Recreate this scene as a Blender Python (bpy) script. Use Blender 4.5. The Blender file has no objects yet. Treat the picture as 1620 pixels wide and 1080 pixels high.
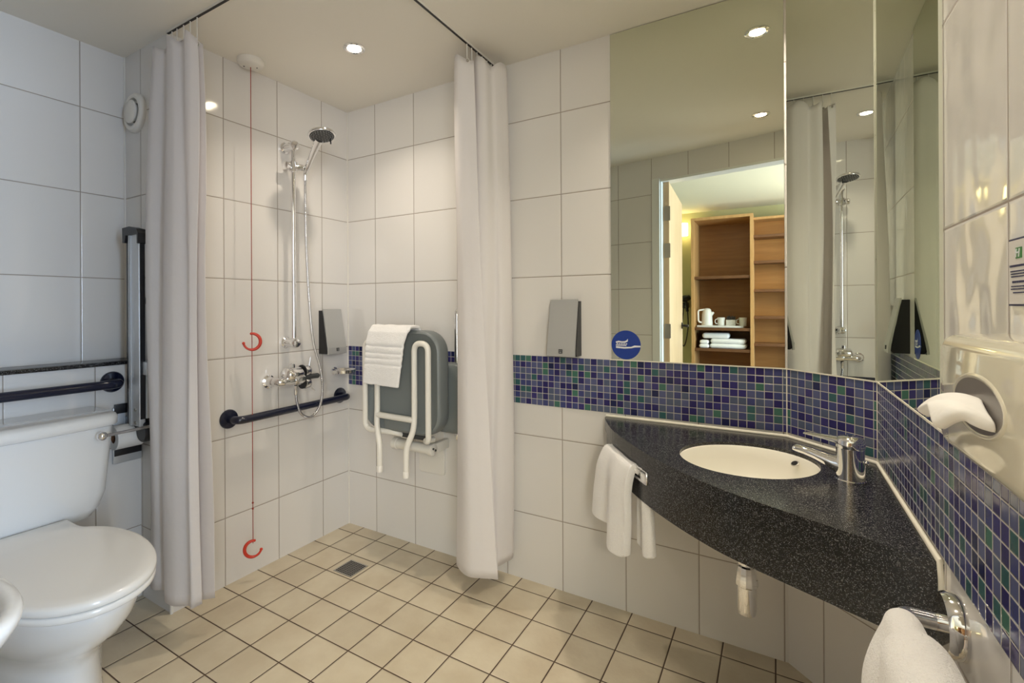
import bpy, bmesh, math, random
from mathutils import Vector, Matrix
PI = math.pi
rad = math.radians
C = bpy.context.scene.collection
S = bpy.context.scene

# ------------------------------------------------------------------ camera, world, exposure
cam_data = bpy.data.cameras.new('camera')
cam = bpy.data.objects.new('camera', cam_data)
C.objects.link(cam)
cam_data.sensor_width = 36.0
cam_data.lens = 36.0 * 766.64 / 1620.0
cam_data.shift_x = (810 - 763.4) / 1620.0
cam_data.shift_y = -(540 - 484.09) / 1620.0
cam_data.clip_start = 0.02
yaw = rad(31.2023)
roll = rad(-0.2905)
Fv = Vector((-math.sin(yaw), math.cos(yaw), 0)); Rv = Vector((math.cos(yaw), math.sin(yaw), 0)); Uv = Vector((0, 0, 1))
R3 = Rv * math.cos(roll) + Uv * math.sin(roll)
U3 = Uv * math.cos(roll) - Rv * math.sin(roll)
m = Matrix((R3, U3, -Fv)).transposed().to_4x4()
m.translation = Vector((0, 0, 1.1564))
cam.matrix_world = m
S.camera = cam

S.view_settings.view_transform = 'Standard'
S.view_settings.look = 'None'
S.view_settings.gamma = 1.0
S.view_settings.use_curve_mapping = False
S.view_settings.exposure = 0.0

world = bpy.data.worlds.new('world'); S.world = world
world.use_nodes = True
bg = world.node_tree.nodes['Background']
bg.inputs[0].default_value = (0.62, 0.78, 1.0, 1); bg.inputs[1].default_value = 0.55

SPOT_W = 4.8
ROOM_W = 215.0
def area_light(name, loc, rot, sx, sy, w, col, shape='RECTANGLE', parent=None, spread=None):
    d = bpy.data.lights.new(name, 'AREA'); d.shape = shape; d.size = sx; d.size_y = sy
    d.energy = w; d.color = col
    if spread: d.spread = spread
    o = bpy.data.objects.new(name, d); C.objects.link(o); o.location = loc; o.rotation_euler = rot
    if parent: o.parent = parent
    return o
# daylight from the bedroom window beyond the doorway, then an added fill light
area_light('bedroom_window_and_fill_light', (2.7, 0.0, 1.30), (0, rad(90), 0), 1.6, 1.3, ROOM_W, (0.60, 0.77, 1.0))
area_light('bedroom_window_and_fill_light', (1.7, -1.75, 1.35), (rad(90), 0, rad(40)), 1.4, 1.7, 60.0, (0.88, 0.93, 1.0))  # unseen fill added to even out the shower and back walls
# added point light brightening the bedroom ceiling, out of sight to the right
pl = bpy.data.lights.new('bedroom_ceiling_fill', 'POINT'); pl.energy = 42; pl.color = (1.0, 0.90, 0.70); pl.shadow_soft_size = 0.12
plo = bpy.data.objects.new('bedroom_ceiling_fill', pl); C.objects.link(plo); plo.location = (0.9, -1.4, 1.85)

# ------------------------------------------------------------------ geometry constants (metres)
XA, YB, XC, XL, YE, XD = -1.96, 1.847, -2.3115, -2.19, 0.955, 0.2334
H = 2.195
TP, TH = 0.2544, 0.332         # wall tile pitch
ROW0 = 0.2801
BAND0, BAND1 = 0.745, 0.9475   # mosaic band
DG0 = Vector((0.03, YB)); DG1 = Vector((XD, 1.650))
K0 = Vector((-0.98, 0.077)); KD = Vector((0.9799, 0.1993))   # door wall line
def kp(x): return K0.y + (x - K0.x) * KD.y / KD.x

# ------------------------------------------------------------------ materials
def newmat(name):
    m = bpy.data.materials.new(name); m.use_nodes = True
    nt = m.node_tree; b = nt.nodes['Principled BSDF']
    return m, nt, b
def setp(b, col=None, rough=None, metal=None, coat=None, spec=None, sheen=None, sss=None):
    if col is not None: b.inputs['Base Color'].default_value = (*col, 1)
    if rough is not None: b.inputs['Roughness'].default_value = rough
    if metal is not None: b.inputs['Metallic'].default_value = metal
    if coat is not None: b.inputs['Coat Weight'].default_value = coat
    if spec is not None: b.inputs['Specular IOR Level'].default_value = spec
    if sheen is not None: b.inputs['Sheen Weight'].default_value = sheen
def N(nt, t, **kw):
    n = nt.nodes.new(t)
    for k, v in kw.items(): setattr(n, k, v)
    return n
def math_(nt, op, a, b=None, c=None):
    n = nt.nodes.new('ShaderNodeMath'); n.operation = op
    for i, v in enumerate((a, b, c)):
        if v is None: continue
        if isinstance(v, (int, float)): n.inputs[i].default_value = v
        else: nt.links.new(v, n.inputs[i])
    return n.outputs[0]
def mapr(nt, v, a, b, c=0.0, d=1.0, smooth=False):
    n = nt.nodes.new('ShaderNodeMapRange')
    if smooth: n.interpolation_type = 'SMOOTHSTEP'
    nt.links.new(v, n.inputs[0])
    for i, x in zip((1, 2, 3, 4), (a, b, c, d)): n.inputs[i].default_value = x
    return n.outputs[0]
def mixc(nt, fac, a, b, mode='MIX'):
    n = nt.nodes.new('ShaderNodeMix'); n.data_type = 'RGBA'; n.blend_type = mode
    if isinstance(fac, (int, float)): n.inputs[0].default_value = fac
    else: nt.links.new(fac, n.inputs[0])
    for i, v in ((6, a), (7, b)):
        if isinstance(v, tuple): n.inputs[i].default_value = (*v, 1) if len(v) == 3 else v
        else: nt.links.new(v, n.inputs[i])
    return n.outputs[2]
def noise(nt, scale, detail=2, vec=None, rough=0.5):
    n = N(nt, 'ShaderNodeTexNoise'); n.inputs['Scale'].default_value = scale; n.inputs['Detail'].default_value = detail
    n.inputs['Roughness'].default_value = rough
    if vec is None:
        tc = N(nt, 'ShaderNodeTexCoord'); vec = tc.outputs['Object']
    nt.links.new(vec, n.inputs['Vector'])
    return n.outputs['Fac']
def bump(nt, h, dist, strength=1.0, prev=None):
    n = N(nt, 'ShaderNodeBump'); n.inputs['Distance'].default_value = dist; n.inputs['Strength'].default_value = strength
    nt.links.new(h, n.inputs['Height'])
    if prev is not None: nt.links.new(prev, n.inputs['Normal'])
    return n.outputs['Normal']

def grid_nodes(nt, pu, pv, ou, ov):
    uv = N(nt, 'ShaderNodeUVMap'); uv.uv_map = 'uv'
    sp = N(nt, 'ShaderNodeSeparateXYZ'); nt.links.new(uv.outputs[0], sp.inputs[0])
    def ax(o, off, p):
        q = math_(nt, 'DIVIDE', math_(nt, 'SUBTRACT', o, off), p)
        fl = math_(nt, 'FLOOR', q); fr = math_(nt, 'SUBTRACT', q, fl)
        d = math_(nt, 'MULTIPLY', math_(nt, 'SUBTRACT', 0.5, math_(nt, 'ABSOLUTE', math_(nt, 'SUBTRACT', fr, 0.5))), p)
        return fl, d
    fu, du = ax(sp.outputs[0], ou, pu); fv, dv = ax(sp.outputs[1], ov, pv)
    d = math_(nt, 'MINIMUM', du, dv)
    cb = N(nt, 'ShaderNodeCombineXYZ'); nt.links.new(fu, cb.inputs[0]); nt.links.new(fv, cb.inputs[1])
    wn = N(nt, 'ShaderNodeTexWhiteNoise'); wn.noise_dimensions = '3D'; nt.links.new(cb.outputs[0], wn.inputs['Vector'])
    return uv.outputs[0], d, wn

def tile_mat(name, ou, ov=ROW0, pu=TP, pv=TH, g=0.0022, col=(0.79, 0.765, 0.735), gcol=(0.36, 0.31, 0.265), wav=0.0016, rough=0.07):
    m, nt, b = newmat(name)
    uvv, d, wn = grid_nodes(nt, pu, pv, ou, ov)
    msk = mapr(nt, d, g * 0.55, g * 0.95, 0, 1, True)
    var = mapr(nt, wn.outputs['Value'], 0, 1, 0.965, 1.0)
    c1 = mixc(nt, 1.0, col, (1, 1, 1), 'MULTIPLY')
    hs = N(nt, 'ShaderNodeHueSaturation'); nt.links.new(c1, hs.inputs['Color']); nt.links.new(var, hs.inputs['Value'])
    c = mixc(nt, msk, gcol, hs.outputs[0])
    nt.links.new(c, b.inputs['Base Color'])
    nt.links.new(mapr(nt, msk, 0, 1, 0.7, rough), b.inputs['Roughness'])
    # pillowed tile edge and the slight waviness of the glaze
    edge = mapr(nt, d, g * 0.5, g * 0.5 + 0.004, 0, 1, True)
    n1 = bump(nt, edge, 0.0009)
    mp = N(nt, 'ShaderNodeMapping'); nt.links.new(uvv, mp.inputs[0]); mp.inputs['Scale'].default_value = (1, 1.0, 1)
    addv = N(nt, 'ShaderNodeVectorMath'); addv.operation = 'ADD'; nt.links.new(mp.outputs[0], addv.inputs[0]); nt.links.new(wn.outputs['Color'], addv.inputs[1])
    w = noise(nt, 9.0, 1, addv.outputs[0])
    n2 = bump(nt, w, wav, 1.0, n1)
    nt.links.new(n2, b.inputs['Normal'])
    setp(b, spec=0.5, coat=0.0)
    return m

def mosaic_mat(name, ou, p=0.0256):
    m, nt, b = newmat(name)
    uvv, d, wn = grid_nodes(nt, p, p, ou, BAND0 - 0.0012)
    g = 0.0018
    msk = mapr(nt, d, g * 0.45, g * 0.7, 0, 1, True)
    r = N(nt, 'ShaderNodeValToRGB'); r.color_ramp.interpolation = 'CONSTANT'
    stops = [(0.0, (0.030, 0.026, 0.130)), (0.20, (0.058, 0.068, 0.20)), (0.38, (0.10, 0.115, 0.24)), (0.52, (0.045, 0.040, 0.175)),
             (0.64, (0.095, 0.120, 0.200)), (0.78, (0.040, 0.120, 0.130)), (0.85, (0.060, 0.165, 0.130)), (0.90, (0.018, 0.022, 0.085)), (0.95, (0.080, 0.105, 0.22))]
    el = r.color_ramp.elements
    el[0].position = 0; el[0].color = (*stops[0][1], 1)
    el[1].position = stops[1][0]; el[1].color = (*stops[1][1], 1)
    for p_, c_ in stops[2:]:
        e = el.new(p_); e.color = (*c_, 1)
    nt.links.new(wn.outputs['Value'], r.inputs[0])
    c = mixc(nt, msk, (0.54, 0.52, 0.47), r.outputs[0])
    nt.links.new(c, b.inputs['Base Color'])
    nt.links.new(mapr(nt, msk, 0, 1, 0.6, 0.12), b.inputs['Roughness']); setp(b, spec=0.34)
    edge = mapr(nt, d, g * 0.5, g * 0.5 + 0.002, 0, 1, True)
    n1 = bump(nt, edge, 0.0007)
    addv = N(nt, 'ShaderNodeVectorMath'); addv.operation = 'ADD'; nt.links.new(uvv, addv.inputs[0]); nt.links.new(wn.outputs['Color'], addv.inputs[1])
    n2 = bump(nt, noise(nt, 22, 1, addv.outputs[0]), 0.0012, 1, n1)
    nt.links.new(n2, b.inputs['Normal'])
    return m

def floor_mat():
    m, nt, b = newmat('floor_tiles')
    uvv, d, wn = grid_nodes(nt, 0.1538, 0.1538, -0.006, 1.772)
    g = 0.0042
    n_ = noise(nt, 7, 4, uvv)
    msk = mapr(nt, math_(nt, 'ADD', d, math_(nt, 'MULTIPLY', n_, 0.0008)), g * 0.5, g * 0.72, 0, 1, True)
    t = mixc(nt, mapr(nt, n_, 0.35, 0.7), (0.60, 0.51, 0.37), (0.70, 0.62, 0.47))
    hs = N(nt, 'ShaderNodeHueSaturation'); nt.links.new(t, hs.inputs['Color']); nt.links.new(mapr(nt, wn.outputs['Value'], 0, 1, 0.92, 1.03), hs.inputs['Value'])
    c = mixc(nt, msk, (0.075, 0.045, 0.028), hs.outputs[0])
    nt.links.new(c, b.inputs['Base Color'])
    nt.links.new(mapr(nt, msk, 0, 1, 0.8, 0.30), b.inputs['Roughness'])
    edge = mapr(nt, d, g * 0.5, g * 0.5 + 0.004, 0, 1, True)
    n1 = bump(nt, edge, 0.0012)
    nt.links.new(bump(nt, noise(nt, 60, 3, uvv), 0.0008, 1, n1), b.inputs['Normal'])
    return m

def plain(name, col, rough=0.5, metal=0.0, bscale=None, bdist=0.0005, vary=0.0, coat=0, spec=0.5, sheen=0):
    m, nt, b = newmat(name); setp(b, col, rough, metal, coat, spec, sheen)
    n_ = noise(nt, bscale or 12, 3)
    if vary:
        nt.links.new(mixc(nt, n_, tuple(x * (1 - vary) for x in col), tuple(min(1, x * (1 + vary)) for x in col)), b.inputs['Base Color'])
    if bscale: nt.links.new(bump(nt, n_, bdist), b.inputs['Normal'])
    return m
def emit(name, col, s):
    m, nt, b = newmat(name); setp(b, (0, 0, 0), 0.5)
    b.inputs['Emission Color'].default_value = (*col, 1); b.inputs['Emission Strength'].default_value = s
    return m
def wood(name, c1, c2, vertical=True, rough=0.4):
    m, nt, b = newmat(name)
    tc = N(nt, 'ShaderNodeTexCoord'); mp = N(nt, 'ShaderNodeMapping'); nt.links.new(tc.outputs['Object'], mp.inputs[0])
    mp.inputs['Scale'].default_value = (9, 9, 0.8) if vertical else (0.8, 9, 9)
    n_ = noise(nt, 3.0, 5, mp.outputs[0], 0.6)
    nt.links.new(mixc(nt, mapr(nt, n_, 0.3, 0.7), c1, c2), b.inputs['Base Color']); setp(b, rough=rough)
    return m
def terry(name, col=(0.94, 0.92, 0.90)):
    m, nt, b = newmat(name); setp(b, col, 0.95, sheen=0.4)
    n0 = bump(nt, noise(nt, 700, 2), 0.0012)
    n1 = bump(nt, noise(nt, 260, 3), 0.0020, 1, n0)
    nt.links.new(bump(nt, noise(nt, 35, 2), 0.002, 1, n1), b.inputs['Normal'])
    return m
def granite():
    m, nt, b = newmat('black_speckled_stone')
    tc = N(nt, 'ShaderNodeTexCoord')
    v = N(nt, 'ShaderNodeTexVoronoi'); v.inputs['Scale'].default_value = 820; nt.links.new(tc.outputs['Object'], v.inputs['Vector'])
    sp = N(nt, 'ShaderNodeSeparateColor'); nt.links.new(v.outputs['Color'], sp.inputs[0])
    a = mapr(nt, sp.outputs[0], 0.80, 0.95)
    k = math_(nt, 'MULTIPLY', a, mapr(nt, sp.outputs[1], 0, 1, 0.25, 1))
    nt.links.new(mixc(nt, k, (0.007, 0.0065, 0.008), (0.30, 0.30, 0.30)), b.inputs['Base Color'])
    setp(b, rough=0.22)
    return m

M = {}
M['tB'] = tile_mat('cream_glazed_tiles_back', XA + 0.1985)
M['tA'] = tile_mat('cream_glazed_tiles_shower', YB - 0.1729)
M['tC'] = tile_mat('cream_glazed_tiles_toilet', 0.803, wav=0.0013)
M['tL'] = tile_mat('cream_glazed_tiles_boxing', 0.803, ov=0.616, wav=0.0013)
M['tE'] = tile_mat('cream_glazed_tiles_return', -2.18)
M['tD'] = tile_mat('cream_glazed_tiles_right', 0.805, wav=0.0065)
M['tG'] = tile_mat('cream_glazed_tiles_corner', 0.122)
M['tK'] = tile_mat('cream_glazed_tiles_door', 0.0)
M['mosB'] = mosaic_mat('blue_mosaic_back', 0.03 - 0.0128)
M['mosD'] = mosaic_mat('blue_mosaic_right', 0.0)
M['mosG'] = mosaic_mat('blue_mosaic_corner', 0.016)
M['floor'] = floor_mat()
M['ceil'] = plain('painted_ceiling', (0.88, 0.84, 0.755), 0.75, bscale=40, bdist=0.0003)
M['caulk'] = plain('cream_sealant', (0.86, 0.82, 0.70), 0.4)
M['caulk_w'] = plain('white_tile_trim', (0.82, 0.79, 0.73), 0.35)
M['chrome'] = plain('chrome', (0.86, 0.86, 0.87), 0.07, 1.0)
M['satin'] = plain('satin_aluminium', (0.58, 0.60, 0.62), 0.42, 0.55)
M['steel'] = plain('brushed_steel', (0.48, 0.46, 0.42), 0.35, 1.0, bscale=90)
M['hose'] = plain('steel_hose', (0.72, 0.72, 0.74), 0.2, 1.0)
M['navy'] = plain('dark_navy_nylon', (0.006, 0.009, 0.028), 0.22, coat=0.3)
M['black'] = plain('black_plastic', (0.008, 0.008, 0.010), 0.4)
M['mirror'] = plain('mirror_silver', (0.745, 0.775, 0.665), 0.0, 1.0)
M['mirror_edge'] = plain('polished_glass_edge', (0.75, 0.78, 0.66), 0.15, coat=0.5)
M['porcelain'] = plain('white_porcelain', (0.80, 0.80, 0.79), 0.08, coat=0.5)
M['porc_warm'] = plain('cream_porcelain', (0.90, 0.87, 0.78), 0.10, coat=0.4)
M['seatpl'] = plain('white_seat_plastic', (0.80, 0.79, 0.765), 0.16)
M['white'] = plain('white_plastic', (0.80, 0.77, 0.71), 0.35)
M['frame_w'] = plain('white_coated_tube', (0.84, 0.81, 0.74), 0.28)
M['grey_pad'] = plain('grey_seat_plastic', (0.185, 0.205, 0.205), 0.38, bscale=300, bdist=0.0002)
M['dkgrey'] = plain('dark_grey_plastic', (0.045, 0.048, 0.05), 0.45)
M['silverpl'] = plain('silver_plastic', (0.50, 0.50, 0.49), 0.38, 0.35)
M['red'] = plain('red_plastic', (0.60, 0.045, 0.02), 0.3)
M['cord'] = plain('red_cord', (0.33, 0.035, 0.02), 0.7)
M['terry'] = terry('white_terry')
M['granite'] = granite()
M['creampl'] = plain('cream_glossy_plastic', (0.78, 0.73, 0.58), 0.09, coat=0.6)
M['tissue'] = plain('tissue_paper', (0.90, 0.88, 0.84), 0.9, bscale=40, bdist=0.002)
M['blue'] = plain('blue_sticker', (0.010, 0.045, 0.30), 0.4)
M['inkw'] = plain('white_print', (0.80, 0.83, 0.88), 0.5)
M['paper'] = plain('notice_paper', (0.72, 0.69, 0.66), 0.5)
M['ink'] = plain('dark_blue_ink', (0.03, 0.03, 0.10), 0.5)
M['green'] = plain('green_logo_ink', (0.05, 0.22, 0.06), 0.5)
M['oak'] = wood('light_oak_veneer', (0.46, 0.25, 0.09), (0.58, 0.34, 0.14), True)
M['oakh'] = wood('mid_oak_veneer', (0.30, 0.13, 0.032), (0.39, 0.18, 0.052), False)
M['oakd'] = wood('dark_oak_edge', (0.12, 0.05, 0.02), (0.17, 0.075, 0.03), False)
M['door'] = wood('beech_door', (0.52, 0.36, 0.20), (0.62, 0.45, 0.27), True)
M['jamb'] = plain('white_gloss_paint', (0.80, 0.82, 0.80), 0.3)
M['bedwall'] = plain('olive_cream_wall_paint', (0.50, 0.47, 0.25), 0.8)
M['bedceil'] = plain('bedroom_ceiling_paint', (0.84, 0.82, 0.68), 0.8)
M['carpet'] = plain('brown_carpet', (0.20, 0.13, 0.08), 0.95, bscale=300)
M['bulb'] = emit('lit_lamp_glass', (1.0, 0.86, 0.62), 60.0)
M['sconce'] = emit('lit_sconce_glass', (1.0, 0.80, 0.40), 14.0)
def curtain_mat():
    m, nt, b = newmat('white_curtain_fabric'); setp(b, (0.90, 0.87, 0.86), 0.8, sheen=0.2)
    tc = N(nt, 'ShaderNodeTexCoord')
    nt.links.new(bump(nt, noise(nt, 14, 4), 0.004), b.inputs['Normal'])
    tr = N(nt, 'ShaderNodeBsdfTranslucent'); tr.inputs[0].default_value = (0.92, 0.87, 0.85, 1)
    mx = N(nt, 'ShaderNodeMixShader'); mx.inputs[0].default_value = 0.32
    out = nt.nodes['Material Output']
    nt.links.new(b.outputs[0], mx.inputs[1]); nt.links.new(tr.outputs[0], mx.inputs[2]); nt.links.new(mx.outputs[0], out.inputs[0])
    return m
M['curtain'] = curtain_mat()

# ------------------------------------------------------------------ mesh helpers (all in world metres)
def thing(name, label, cat, loc, group=None):
    o = bpy.data.objects.new(name, None); C.objects.link(o); o.location = loc; o.empty_display_size = 0.05
    o['label'] = label; o['category'] = cat
    if group: o['group'] = group
    return o
def tag(o, label, cat, group=None):
    o['label'] = label; o['category'] = cat
    if group: o['group'] = group
    return o
def wpos(o):
    p = Vector((0, 0, 0))
    while o is not None: p += Vector(o.location); o = o.parent
    return p
def obj(name, bm, mat, parent=None, smooth=None, label=None, loc=None):
    """link one mesh built in world metres; origin at parent's place, or at loc"""
    base = wpos(parent) if parent is not None else Vector((0, 0, 0))
    org = Vector(loc) if loc is not None else (base if parent is not None else Vector((0, 0, 0)))
    bmesh.ops.translate(bm, verts=bm.verts, vec=-org)
    bmesh.ops.recalc_face_normals(bm, faces=bm.faces)
    me = bpy.data.meshes.new(name); bm.to_mesh(me); bm.free()
    o = bpy.data.objects.new(name, me); C.objects.link(o)
    o.location = org - base
    if parent is not None: o.parent = parent
    if isinstance(mat, (list, tuple)):
        for k in mat: me.materials.append(M[k])
    else: me.materials.append(M[mat])
    if smooth is not None:
        for f in me.polygons: f.use_smooth = True
        if smooth < 180:
            bm2 = bmesh.new(); bm2.from_mesh(me)
            for e in bm2.edges:
                if len(e.link_faces) == 2 and e.calc_face_angle() > rad(smooth): e.smooth = False
            bm2.to_mesh(me); bm2.free()
    if label: o['label'] = label
    return o
def struct(o):
    o['kind'] = 'structure'; return o
def box(bm, x0, x1, y0, y1, z0, z1, bev=0.0, seg=2, mat=None, mi=0):
    r = bmesh.ops.create_cube(bm, size=1.0)
    vs = r['verts']
    for v in vs:
        v.co = Vector((x0 + (v.co.x + .5) * (x1 - x0), y0 + (v.co.y + .5) * (y1 - y0), z0 + (v.co.z + .5) * (z1 - z0)))
    if bev:
        es = list({e for v in vs for e in v.link_edges})
        r = bmesh.ops.bevel(bm, geom=es, offset=bev, segments=seg, affect='EDGES', profile=0.5)
        vs = list({v for f in r['faces'] for v in f.verts} | {v for v in vs if v.is_valid})
    if mat is not None:
        bmesh.ops.transform(bm, matrix=mat, verts=vs)
    if mi:
        for v in vs:
            for f in v.link_faces: f.material_index = mi
    return vs
def catmull(pts, n=8, closed=False):
    P = [Vector(p) for p in pts]; out = []
    L = len(P)
    rng = L if closed else L - 1
    for i in range(rng):
        p1 = P[i]; p2 = P[(i + 1) % L]
        p0 = P[(i - 1) % L] if (closed or i > 0) else p1 * 2 - p2
        p3 = P[(i + 2) % L] if (closed or i + 2 < L) else p2 * 2 - p1
        for k in range(n):
            t = k / n
            out.append(0.5 * ((2 * p1) + (-p0 + p2) * t + (2 * p0 - 5 * p1 + 4 * p2 - p3) * t * t + (-p0 + 3 * p1 - 3 * p2 + p3) * t ** 3))
    if not closed: out.append(P[-1])
    return out
def bend(pts, r, n=7):
    """polyline with rounded corners of radius r"""
    P = [Vector(p) for p in pts]; out = [P[0]]
    for i in range(1, len(P) - 1):
        a = P[i - 1] - P[i]; b = P[i + 1] - P[i]
        d = min(r, a.length * .49, b.length * .49)
        s = P[i] + a.normalized() * d; e = P[i] + b.normalized() * d
        for k in range(n + 1):
            t = k / n
            out.append(s * (1 - t) ** 2 + P[i] * 2 * t * (1 - t) + e * t * t)
    out.append(P[-1])
    return out
def tube(bm, pts, r, seg=14, closed=False, cap=True, rf=None):
    P = [Vector(p) for p in pts]; L = len(P); rings = []
    up = None
    for i in range(L):
        if closed: t = (P[(i + 1) % L] - P[i - 1])
        else: t = P[min(i + 1, L - 1)] - P[max(i - 1, 0)]
        t.normalize()
        if up is None:
            up = Vector((0, 0, 1)) if abs(t.z) < .9 else Vector((1, 0, 0))
        s = t.cross(up); s.normalize(); up = s.cross(t); up.normalize()
        rr = rf(i / (L - 1)) if rf else r
        rings.append([bm.verts.new(P[i] + (s * math.cos(a) + up * math.sin(a)) * rr) for a in [2 * PI * k / seg for k in range(seg)]])
    for i in range(L if closed else L - 1):
        A = rings[i]; B = rings[(i + 1) % L]
        for k in range(seg):
            bm.faces.new((A[k], A[(k + 1) % seg], B[(k + 1) % seg], B[k]))
    if cap and not closed:
        bm.faces.new(rings[0][::-1]); bm.faces.new(rings[-1])
def axis_mat(p, d):
    d = Vector(d).normalized()
    return Matrix.Translation(Vector(p)) @ d.to_track_quat('Z', 'Y').to_matrix().to_4x4()
def lathe(bm, prof, p=(0, 0, 0), d=(0, 0, 1), seg=32, cap=True, sx=1, sy=1):
    """prof: list of (radius, height along d)"""
    mt = axis_mat(p, d); rings = []
    for r, h in prof:
        rings.append([bm.verts.new(mt @ Vector((r * math.cos(2 * PI * k / seg) * sx, r * math.sin(2 * PI * k / seg) * sy, h))) for k in range(seg)])
    for A, B in zip(rings, rings[1:]):
        for k in range(seg): bm.faces.new((A[k], A[(k + 1) % seg], B[(k + 1) % seg], B[k]))
    if cap: bm.faces.new(rings[0][::-1]); bm.faces.new(rings[-1])
def loft(bm, rings, cap0=True, cap1=True):
    R = [[bm.verts.new(Vector(p)) for p in r] for r in rings]
    n = len(R[0])
    for A, B in zip(R, R[1:]):
        for k in range(n): bm.faces.new((A[k], A[(k + 1) % n], B[(k + 1) % n], B[k]))
    if cap0: bm.faces.new(R[0][::-1])
    if cap1: bm.faces.new(R[-1])
    return R
def ball(bm, p, r, s=(1, 1, 1), seg=20):
    rr = bmesh.ops.create_uvsphere(bm, u_segments=seg, v_segments=seg // 2, radius=r)
    for v in rr['verts']: v.co = Vector((v.co.x * s[0], v.co.y * s[1], v.co.z * s[2])) + Vector(p)
def prism(bm, poly, z0, z1, bev=0.0):
    """plan polygon extruded in z"""
    a = [bm.verts.new((x, y, z0)) for x, y in poly]; b = [bm.verts.new((x, y, z1)) for x, y in poly]
    n = len(poly); fs = []
    fs.append(bm.faces.new(a[::-1])); fs.append(bm.faces.new(b))
    for k in range(n): fs.append(bm.faces.new((a[k], a[(k + 1) % n], b[(k + 1) % n], b[k])))
    if bev:
        es = list({e for f in fs[:2] for e in f.edges})
        bmesh.ops.bevel(bm, geom=es, offset=bev, segments=2, affect='EDGES')
def grid(bm, f, nu, nv):
    V = [[bm.verts.new(f(i / nu, j / nv)) for j in range(nv + 1)] for i in range(nu + 1)]
    for i in range(nu):
        for j in range(nv): bm.faces.new((V[i][j], V[i + 1][j], V[i + 1][j + 1], V[i][j + 1]))
def solid(o, t, sub=0, off=0.0):
    md = o.modifiers.new('thickness', 'SOLIDIFY'); md.thickness = t; md.offset = off
    if sub:
        s = o.modifiers.new('smooth', 'SUBSURF'); s.levels = sub; s.render_levels = sub
    return o
def wall(name, bm, mat, d, parent=None):
    """d = plan direction for the u coordinate; v = z"""
    o = obj(name, bm, mat, parent)
    me = o.data; uv = me.uv_layers.new(name='uv')
    for p in me.polygons:
        for li in p.loop_indices:
            co = me.vertices[me.loops[li].vertex_index].co + wpos(o)
            if abs(p.normal.z) > .7: uv.data[li].uv = (co.x, co.y)
            else: uv.data[li].uv = (co.x * d[0] + co.y * d[1], co.z)
    if parent is None: struct(o)
    return o
def slab(bm, a, b, z0, z1, t):
    """vertical slab from plan point a to b, thickness t to the left of a->b"""
    a = Vector(a[:2]); b = Vector(b[:2]); d = (b - a).normalized(); n = Vector((-d.y, d.x)) * t
    prism(bm, [a, b, b + n, a + n], z0, z1)

# ------------------------------------------------------------------ room shell
DV = (DG1 - DG0).normalized(); DL = (DG1 - DG0).length
bm = bmesh.new(); prism(bm, [(-2.45, kp(-2.45)), (0.40, kp(0.40)), (0.40, 1.95), (-2.45, 1.95)], -0.06, 0.0); wall('floor', bm, 'floor', (1, 0))
bm = bmesh.new(); prism(bm, [(-2.45, kp(-2.45)), (0.40, kp(0.40)), (0.40, 1.95), (-2.45, 1.95)], H, H + 0.06); wall('ceiling', bm, 'ceil', (1, 0))
bm = bmesh.new(); box(bm, XA - 0.1, 0.24, YB, YB + 0.1, 0, H); wall('wall_back', bm, 'tB', (1, 0))
bm = bmesh.new(); box(bm, XA - 0.1, XA, YE + 0.1, YB, 0, H); wall('wall_shower', bm, 'tA', (0, 1))
bm = bmesh.new(); box(bm, XC - 0.1, XA, YE, YE + 0.1, 0, H); o = wall('wall_return', bm, 'tE', (1, 0))
# the side of the return wall that faces the shower carries the shower wall's tile joints
o.data.materials.append(M['tA'])
for p in o.data.polygons:
    if p.normal.x > .9:
        p.material_index = 1
        for li in p.loop_indices:
            co = o.data.vertices[o.data.loops[li].vertex_index].co; o.data.uv_layers['uv'].data[li].uv = (co.y, co.z)

bm = bmesh.new(); box(bm, XC - 0.1, XC, -0.3, YE, 0, H); wall('wall_left', bm, 'tC', (0, 1))
bm = bmesh.new(); box(bm, XC, XL, -0.18, YE, 0, 0.936); wall('wall_lower_left', bm, 'tL', (0, 1))
bm = bmesh.new(); box(bm, XD, XD + 0.05, kp(XD), 1.75, 0, H); wall('wall_right', bm, 'tD', (0, 1))
bm = bmesh.new()
prism(bm, [DG0, DG1, (XD + .02, YB), ], 0, H)
o = wall('wall_corner', bm, 'tG', (DV.x, DV.y))
u0 = DG0.x * DV.x + DG0.y * DV.y
uvl = o.data.uv_layers['uv'].data
for l in uvl: l.uv.x -= u0
# door wall, oblique, with the doorway the photograph is taken from
def kpt(x): return Vector((x, kp(x)))
bm = bmesh.new()
slab(bm, kpt(0.2334), kpt(0.185), 0, 2.4, -0.10) if False else None
n_ = Vector((-KD.y, KD.x))
def kseg(bm, xa, xb, z0, z1, t=0.10, off=0.0):
    a = kpt(xa) + n_ * off; b = kpt(xb) + n_ * off
    prism(bm, [a, b, b - n_ * t, a - n_ * t], z0, z1)
kseg(bm, -2.40, -0.70, 0, 2.4); kseg(bm, -0.70, 0.34, 2.035, 2.4)
o = wall('wall_front', bm, 'tK', (KD.x, KD.y))
off = -0.752 * KD.x + kp(-0.752) * KD.y
for l in o.data.uv_layers['uv'].data: l.uv.x -= off
# door lining
bm = bmesh.new()
kseg(bm, -0.70, -0.684, 0, 2.02, 0.10); kseg(bm, 0.225, 0.240, 0, 2.02, 0.04); kseg(bm, -0.70, 0.2334, 2.02, 2.035, 0.10)
kseg(bm, -0.745, -0.692, 0, 2.045, 0.012, 0.012)
struct(obj('door_1', bm, 'jamb', label='white painted door lining and architrave'))
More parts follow.
